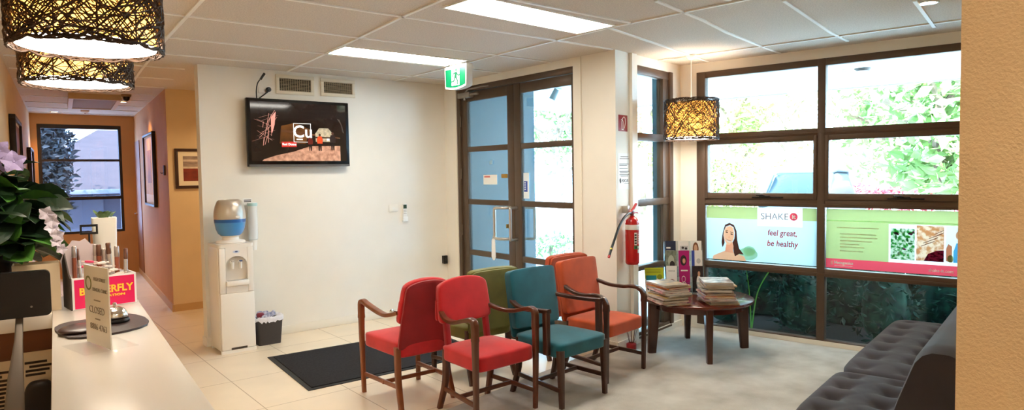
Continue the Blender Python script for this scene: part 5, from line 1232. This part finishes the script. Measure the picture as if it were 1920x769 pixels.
# driveway car, trees, hedges and fence beyond
TRUNK = M('bark', (120, 100, 84), .9, noise=(6, .3)); LY = leafmat('sunlit leaves yellow green', (112, 134, 64), (176, 192, 116)); LG2 = leafmat('sunlit leaves green', (94, 124, 66), (156, 180, 112)); LP = leafmat('pink red leaves', (160, 50, 62), (206, 112, 118)); LO = leafmat('ochre leaves', (160, 136, 92), (206, 186, 140))
def polar(px_, dist, z=-.13):
    r = ray(px_, 300); l = math.hypot(r.x, r.y); return Vector((r.x/l*dist, r.y/l*dist, z))
def tree(label, px_, dist, h, rad, mat, seed, n=1500, low=.35, size=.3):
    p = polar(px_, dist); t = thing('tree', label, 'tree', p, 0, 'trees beyond the driveway'); rnd = random.Random(seed)
    m = MB(); m.tube(spline([(0, 0, 0), (.08, .05, h*.25), (-.05, .1, h*.5), (.05, 0, h*.75)], 4), .1, 8, radii=[.16-.01*i for i in range(13)])
    for j in range(6): a = j*1.05; z = h*(.3+.07*j); m.tube(spline([(0, 0, z), (rad*.4*math.cos(a), rad*.4*math.sin(a), z+h*.1), (rad*.8*math.cos(a), rad*.8*math.sin(a), z+h*.16)], 3), .05, 6)
    m.build('trunk', TRUNK, t)
    cl_ = [(rnd.uniform(-1, 1)*rad*.6, rnd.uniform(-1, 1)*rad*.6, h*(low+(1-low)*rnd.random())) for _ in range(14)]
    def fr(r):
        c = cl_[r.randrange(14)]; x, y, z = c[0]+r.gauss(0, rad*.25), c[1]+r.gauss(0, rad*.25), max(h*low*.9, min(h*1.08, c[2]+r.gauss(0, h*.08))); q = max(1, math.hypot(x, y)/(rad*.93)); return (x/q, y/q, z)
    leafcloud('crown', mat, t, n, fr, size, seed)
    return t
tree('green tree with a bare trunk behind the fence, right of the mullion', 1690, 20.3, 5.4, 1.8, LG2, 1, 2300, .30)
tree('dense green tree at the right end of the window view', 1772, 13.4, 4.8, 1.15, LG2, 2, 1900, .32)
tree('yellow green tree behind the parked car', 1480, 26, 6.0, 2.1, LY, 3, 1600, .34)
tree('tall yellow green tree left of the parked car', 1380, 20.5, 5.6, 1.6, LY, 4, 1400, .3)
tree('sparse ochre tree right of the mullion, behind the pink shrubs', 1590, 31, 8.2, 2.6, LO, 5, 1700, .34)
tree('pale green tree seen through the right door', 1050, 22, 5.0, 2.0, LG2, 6, 1300, .25)
tree('yellow green tree seen through the narrow window', 1205, 27, 5.8, 2.2, LY, 7, 1300, .2)
def bush(label, px_, dist, h, w, mat, seed, n=700, size=.16, cat='shrub', name='bush', grp='shrubs beyond the driveway'):
    t = thing(name, label, cat, polar(px_, dist), 0, grp)
    leafcloud('foliage', mat, t, n, lambda r: ((lambda a, q: (w*q*math.cos(a), w*q*math.sin(a), h*r.random()**.7))(r.uniform(0, 6.28), math.sqrt(r.random()))), size, seed)
    MB().tube([(0, 0, 0), (.02, .02, h*.6)], .04, 6).build('stem', TRUNK, t)
for k, (x, d) in enumerate(((1575, 17.5), (1618, 17.2), (1660, 16.8), (1702, 16.4), (1745, 16.0), (1785, 15.6))):
    bush('pink red flowering bush along the fence, %s from the mullion' % ['first', 'second', 'third', 'fourth', 'fifth', 'sixth'][k], x, d, 1.25+.1*(k % 2), .2, LP, 20+k, 420, .12)
ph = thing('hedge', 'pale yellow green hedge left of the parked car', 'hedge', polar(1366, 16.8), DL-PI/2, None)
leafcloud('foliage', LY, ph, 2600, lambda r: (r.uniform(-.85, .7), r.uniform(-.3, .3), 2.0*r.random()**.8), .13, 33)
m = MB()
for j in range(5): m.tube([(-.7+.33*j, 0, 0), (-.68+.33*j, .03, 1.5)], .03, 6)
m.build('stem', TRUNK, ph)
bush('low green bush at the edge of the paving seen through the right door', 1030, 13.0, .5, .5, LG2, 51, 500, .1)
a, b = polar(1560, 18.6), polar(1850, 17.0); d = (b-a); n_ = 34
fe_ = thing('picket_fence', 'white picket fence behind the pink bushes', 'fence', a, math.atan2(d.y, d.x))
m = MB(); Lg = d.length
for z in (.3, 1.0): m.box(0, Lg, .03, .07, z, z+.08)
m.build('rail', M('fence white', (232, 226, 220), .7), fe_)
m = MB()
for k in range(n_): x = Lg*k/n_; m.prism([(x, .05), (x+.12, .05), (x+.12, 1.2), (x+.06, 1.28), (x, 1.2)], 0, .025, axis='y')
m.build('pickets', M('fence white', (232, 226, 220), .7), fe_)
# parked car facing the building
cp = polar(1512, 13.8); dirc = -Vector((cp.x, cp.y, 0)).normalized()
car = thing('car', 'pale blue parked car facing the window, seen beside the mullion', 'car', cp, math.atan2(dirc.y, dirc.x)-.30); car.scale = (.8, .8, 1.03)
CARP = M('car pale blue', (66, 82, 92), .5, metal=0, spec=.2); CGL = M('car glass', (28, 42, 50), .3, spec=.2)
def loft(secs, n=24):
    m = MB(); rings = []
    for x, w, z0, z1, p in secs:
        R_ = []
        for k in range(n):
            a = 2*PI*k/n; c, s = math.cos(a), math.sin(a); q = (abs(c)**p+abs(s)**p)**(-1/p); R_.append(m.bm.verts.new((x, c*q*w, (z0+z1)/2+s*q*(z1-z0)/2)))
        rings.append(R_)
    for A, C in zip(rings, rings[1:]):
        for k in range(n): m.bm.faces.new((A[k], A[(k+1) % n], C[(k+1) % n], C[k]))
    m.bm.faces.new(rings[0]); m.bm.faces.new(rings[-1]); return m
loft([(2.15, .70, .38, .70, 4), (2.08, .82, .28, .86, 4), (1.6, .88, .25, .96, 5), (.95, .90, .25, 1.02, 5), (-.9, .90, .25, 1.04, 5), (-1.9, .86, .28, 1.02, 5), (-2.05, .8, .35, .9, 4)]).build('body', CARP, car, smooth=50)
loft([(1.02, .74, .98, 1.03, 4), (.35, .68, .98, 1.58, 5), (-.2, .67, .98, 1.68, 5), (-1.1, .66, .98, 1.66, 5), (-1.75, .70, .98, 1.10, 4)]).build('cabin_glass', CGL, car, smooth=50)
loft([(.30, .60, 1.55, 1.61, 5), (-.2, .655, 1.60, 1.70, 5), (-1.1, .645, 1.58, 1.68, 5), (-1.3, .6, 1.5, 1.56, 5)]).build('roof', CARP, car, smooth=50)
for sy in (-1, 1):
    MB().sweep([(1.0, sy*.735, 1.01), (.33, sy*.66, 1.57)], RECT(.035, .03)).build('pillar_post', CARP, car)
    MB().rbox(.1, .2, .14, 4, 6).build('wing_mirror', CARP, car, loc=(.72, sy*.98, 1.08)); MB().rbox(.1, .34, .13, 3, 6).build('headlight', M('headlight', (226, 230, 232), .1), car, loc=(2.06, sy*.58, .72))
    for x in (1.35, -1.3):
        w = MB().lathe([(0, -.1), (.2, -.1), (.32, -.1), (.34, -.06), (.34, .06), (.32, .1), (0, .1)], 24, mat=Matrix.Translation((x, sy*.80, .34)) @ Matrix.Rotation(PI/2, 4, 'X')).build('wheel', BLACKP, car)
MB().box(2.10, 2.17, -.4, .4, .5, .62, bev=.02).build('grille', BLACKP, car)
MB().box(2.05, 2.2, -.8, .8, .3, .45, bev=.04).build('bumper', CARP, car)
# neighbour's tiled roof and dark tree seen through the corridor window
RT = M('roof tile', (58, 44, 38), .8, noise=(3, .15), bump=(14, .6), stretch=(.6, 1, 6))
hs = thing('neighbour_house', 'neighbouring house with brown tiled hip roof seen through the corridor window', 'house', (1.55, 20, -.13), -.06)
m = MB(); V = [(-1.3, -2.0, 1.5), (6, -2.0, 1.5), (6, 4, 1.5), (-1.3, 4, 1.5), (1.0, .8, 3.05), (3.6, .8, 3.05)]
m._add(V, [(0, 1, 5, 4), (1, 2, 5), (2, 3, 4, 5), (3, 0, 4), (0, 3, 2, 1)]); m.build('roof', RT, hs)
MB().box(-.9, 5.6, -1.6, 3.6, .0, 1.49).build('wall', M('house wall', (40, 38, 46), .8), hs)
MB().box(-1.35, 6.05, -2.1, -1.99, 1.4, 1.5, bev=.01).build('gutter', M('gutter', (96, 98, 116), .5), hs)
MB().box(-.6, .9, -1.63, -1.59, .5, 1.3).build('window', M('house window', (52, 56, 66), .2), hs); MB().box(2.4, 4.4, -1.63, -1.59, .5, 1.4).build('window', M('house window', (52, 56, 66), .2), hs)
t = thing('tree', 'dark leafy tree at the left of the corridor window', 'tree', (1.12, 16.2, -.13), 0, None)
MB().tube([(0, 0, 0), (.05, .1, 1.2), (0, 0, 2.6)], .09, 8).build('trunk', TRUNK, t)
leafcloud('crown', leafmat('conifer dark', (26, 30, 30), (40, 44, 44)), t, 7000, lambda r: (lambda z: (max(-.5, min(.42, r.gauss(0, .26*(1-abs(z-2.3)/2)))), r.gauss(0, .3), z))(r.uniform(.9, 3.6)), .15, 77)
nest_all()
# ------------------------------------------------------------------ light
wd = bpy.data.worlds.new('sky'); SC.world = wd; wd.use_nodes = True
nt = wd.node_tree; bg = nt.nodes['Background']; bg.inputs['Color'].default_value = (.46, .72, 1.0, 1); bg.inputs['Strength'].default_value = 10.0
def light(name, kind, loc, energy, color=(1, 1, 1), rot=(0, 0, 0), **k):
    l = bpy.data.lights.new(name, kind); l.energy = energy; l.color = color
    for a, v in k.items(): setattr(l, a, v)
    o = bpy.data.objects.new(name, l); COL.objects.link(o); o.location = loc; o.rotation_euler = rot; return o
light('sun', 'SUN', (0, 0, 20), 14.0, (1, .95, .86), (math.radians(40), 0, math.radians(-50)), angle=.01)
for x, y in ((1.004, 12.5), (1.63, 10.487)):
    light('downlight_spot', 'SPOT', (x+.02, y, CZ-.02), 13, (1, .58, .24), (0, .0, 0), spot_size=1.9, spot_blend=.6, shadow_soft_size=.04)
p = q0+CW*1.75-CQ*.22
light('picture_spot', 'SPOT', (p.x, p.y, CZ-.02), 26, (1, .72, .38), (0, math.radians(12), 0), spot_size=1.3, spot_blend=.5, shadow_soft_size=.03)
light('passage_spot', 'SPOT', (2.6, 7.7, CZ-.02), 26, (1, .74, .42), (0, 0, 0), spot_size=2.6, spot_blend=.6, shadow_soft_size=.05)
light('window_spot', 'SPOT', (4.845, 1.69, CZ-.02), 10, (1, .8, .55), (0, 0, 0), spot_size=2.0, spot_blend=.6, shadow_soft_size=.05)
for k, (x, y, z) in enumerate(((.347, 2.90, 2.075), (.434, 4.05, 2.08), (5.17, 3.757, 1.882))):
    light('pendant_bulb', 'POINT', (x, y, z+.17), (2.4, 2.4, 1.0)[k], (1, .74, .42), shadow_soft_size=.035)
# ------------------------------------------------------------------ camera
cam = bpy.data.cameras.new('camera'); cam.sensor_width = 36; cam.lens = 36*F/1920; cam.clip_start = .05; cam.clip_end = 300
co_ = bpy.data.objects.new('camera', cam); COL.objects.link(co_)
cx, cy, cz_ = RC @ Vector((1, 0, 0)), RC @ Vector((0, 0, 1)), RC @ Vector((0, -1, 0))
co_.matrix_world = Matrix(((cx.x, cy.x, cz_.x, 0), (cx.y, cy.y, cz_.y, 0), (cx.z, cy.z, cz_.z, H), (0, 0, 0, 1)))
SC.camera = co_
SC.view_settings.view_transform = 'Standard'; SC.view_settings.look = 'None'; SC.view_settings.gamma = 1; SC.view_settings.use_curve_mapping = False
SC.view_settings.exposure = 1.5
try:
    SC.cycles.use_denoising = True; SC.cycles.denoiser = 'OPENIMAGEDENOISE'
    SC.cycles.max_bounces = 10; SC.cycles.diffuse_bounces = 5; SC.cycles.transparent_max_bounces = 16; SC.cycles.sample_clamp_indirect = 4
except Exception: pass
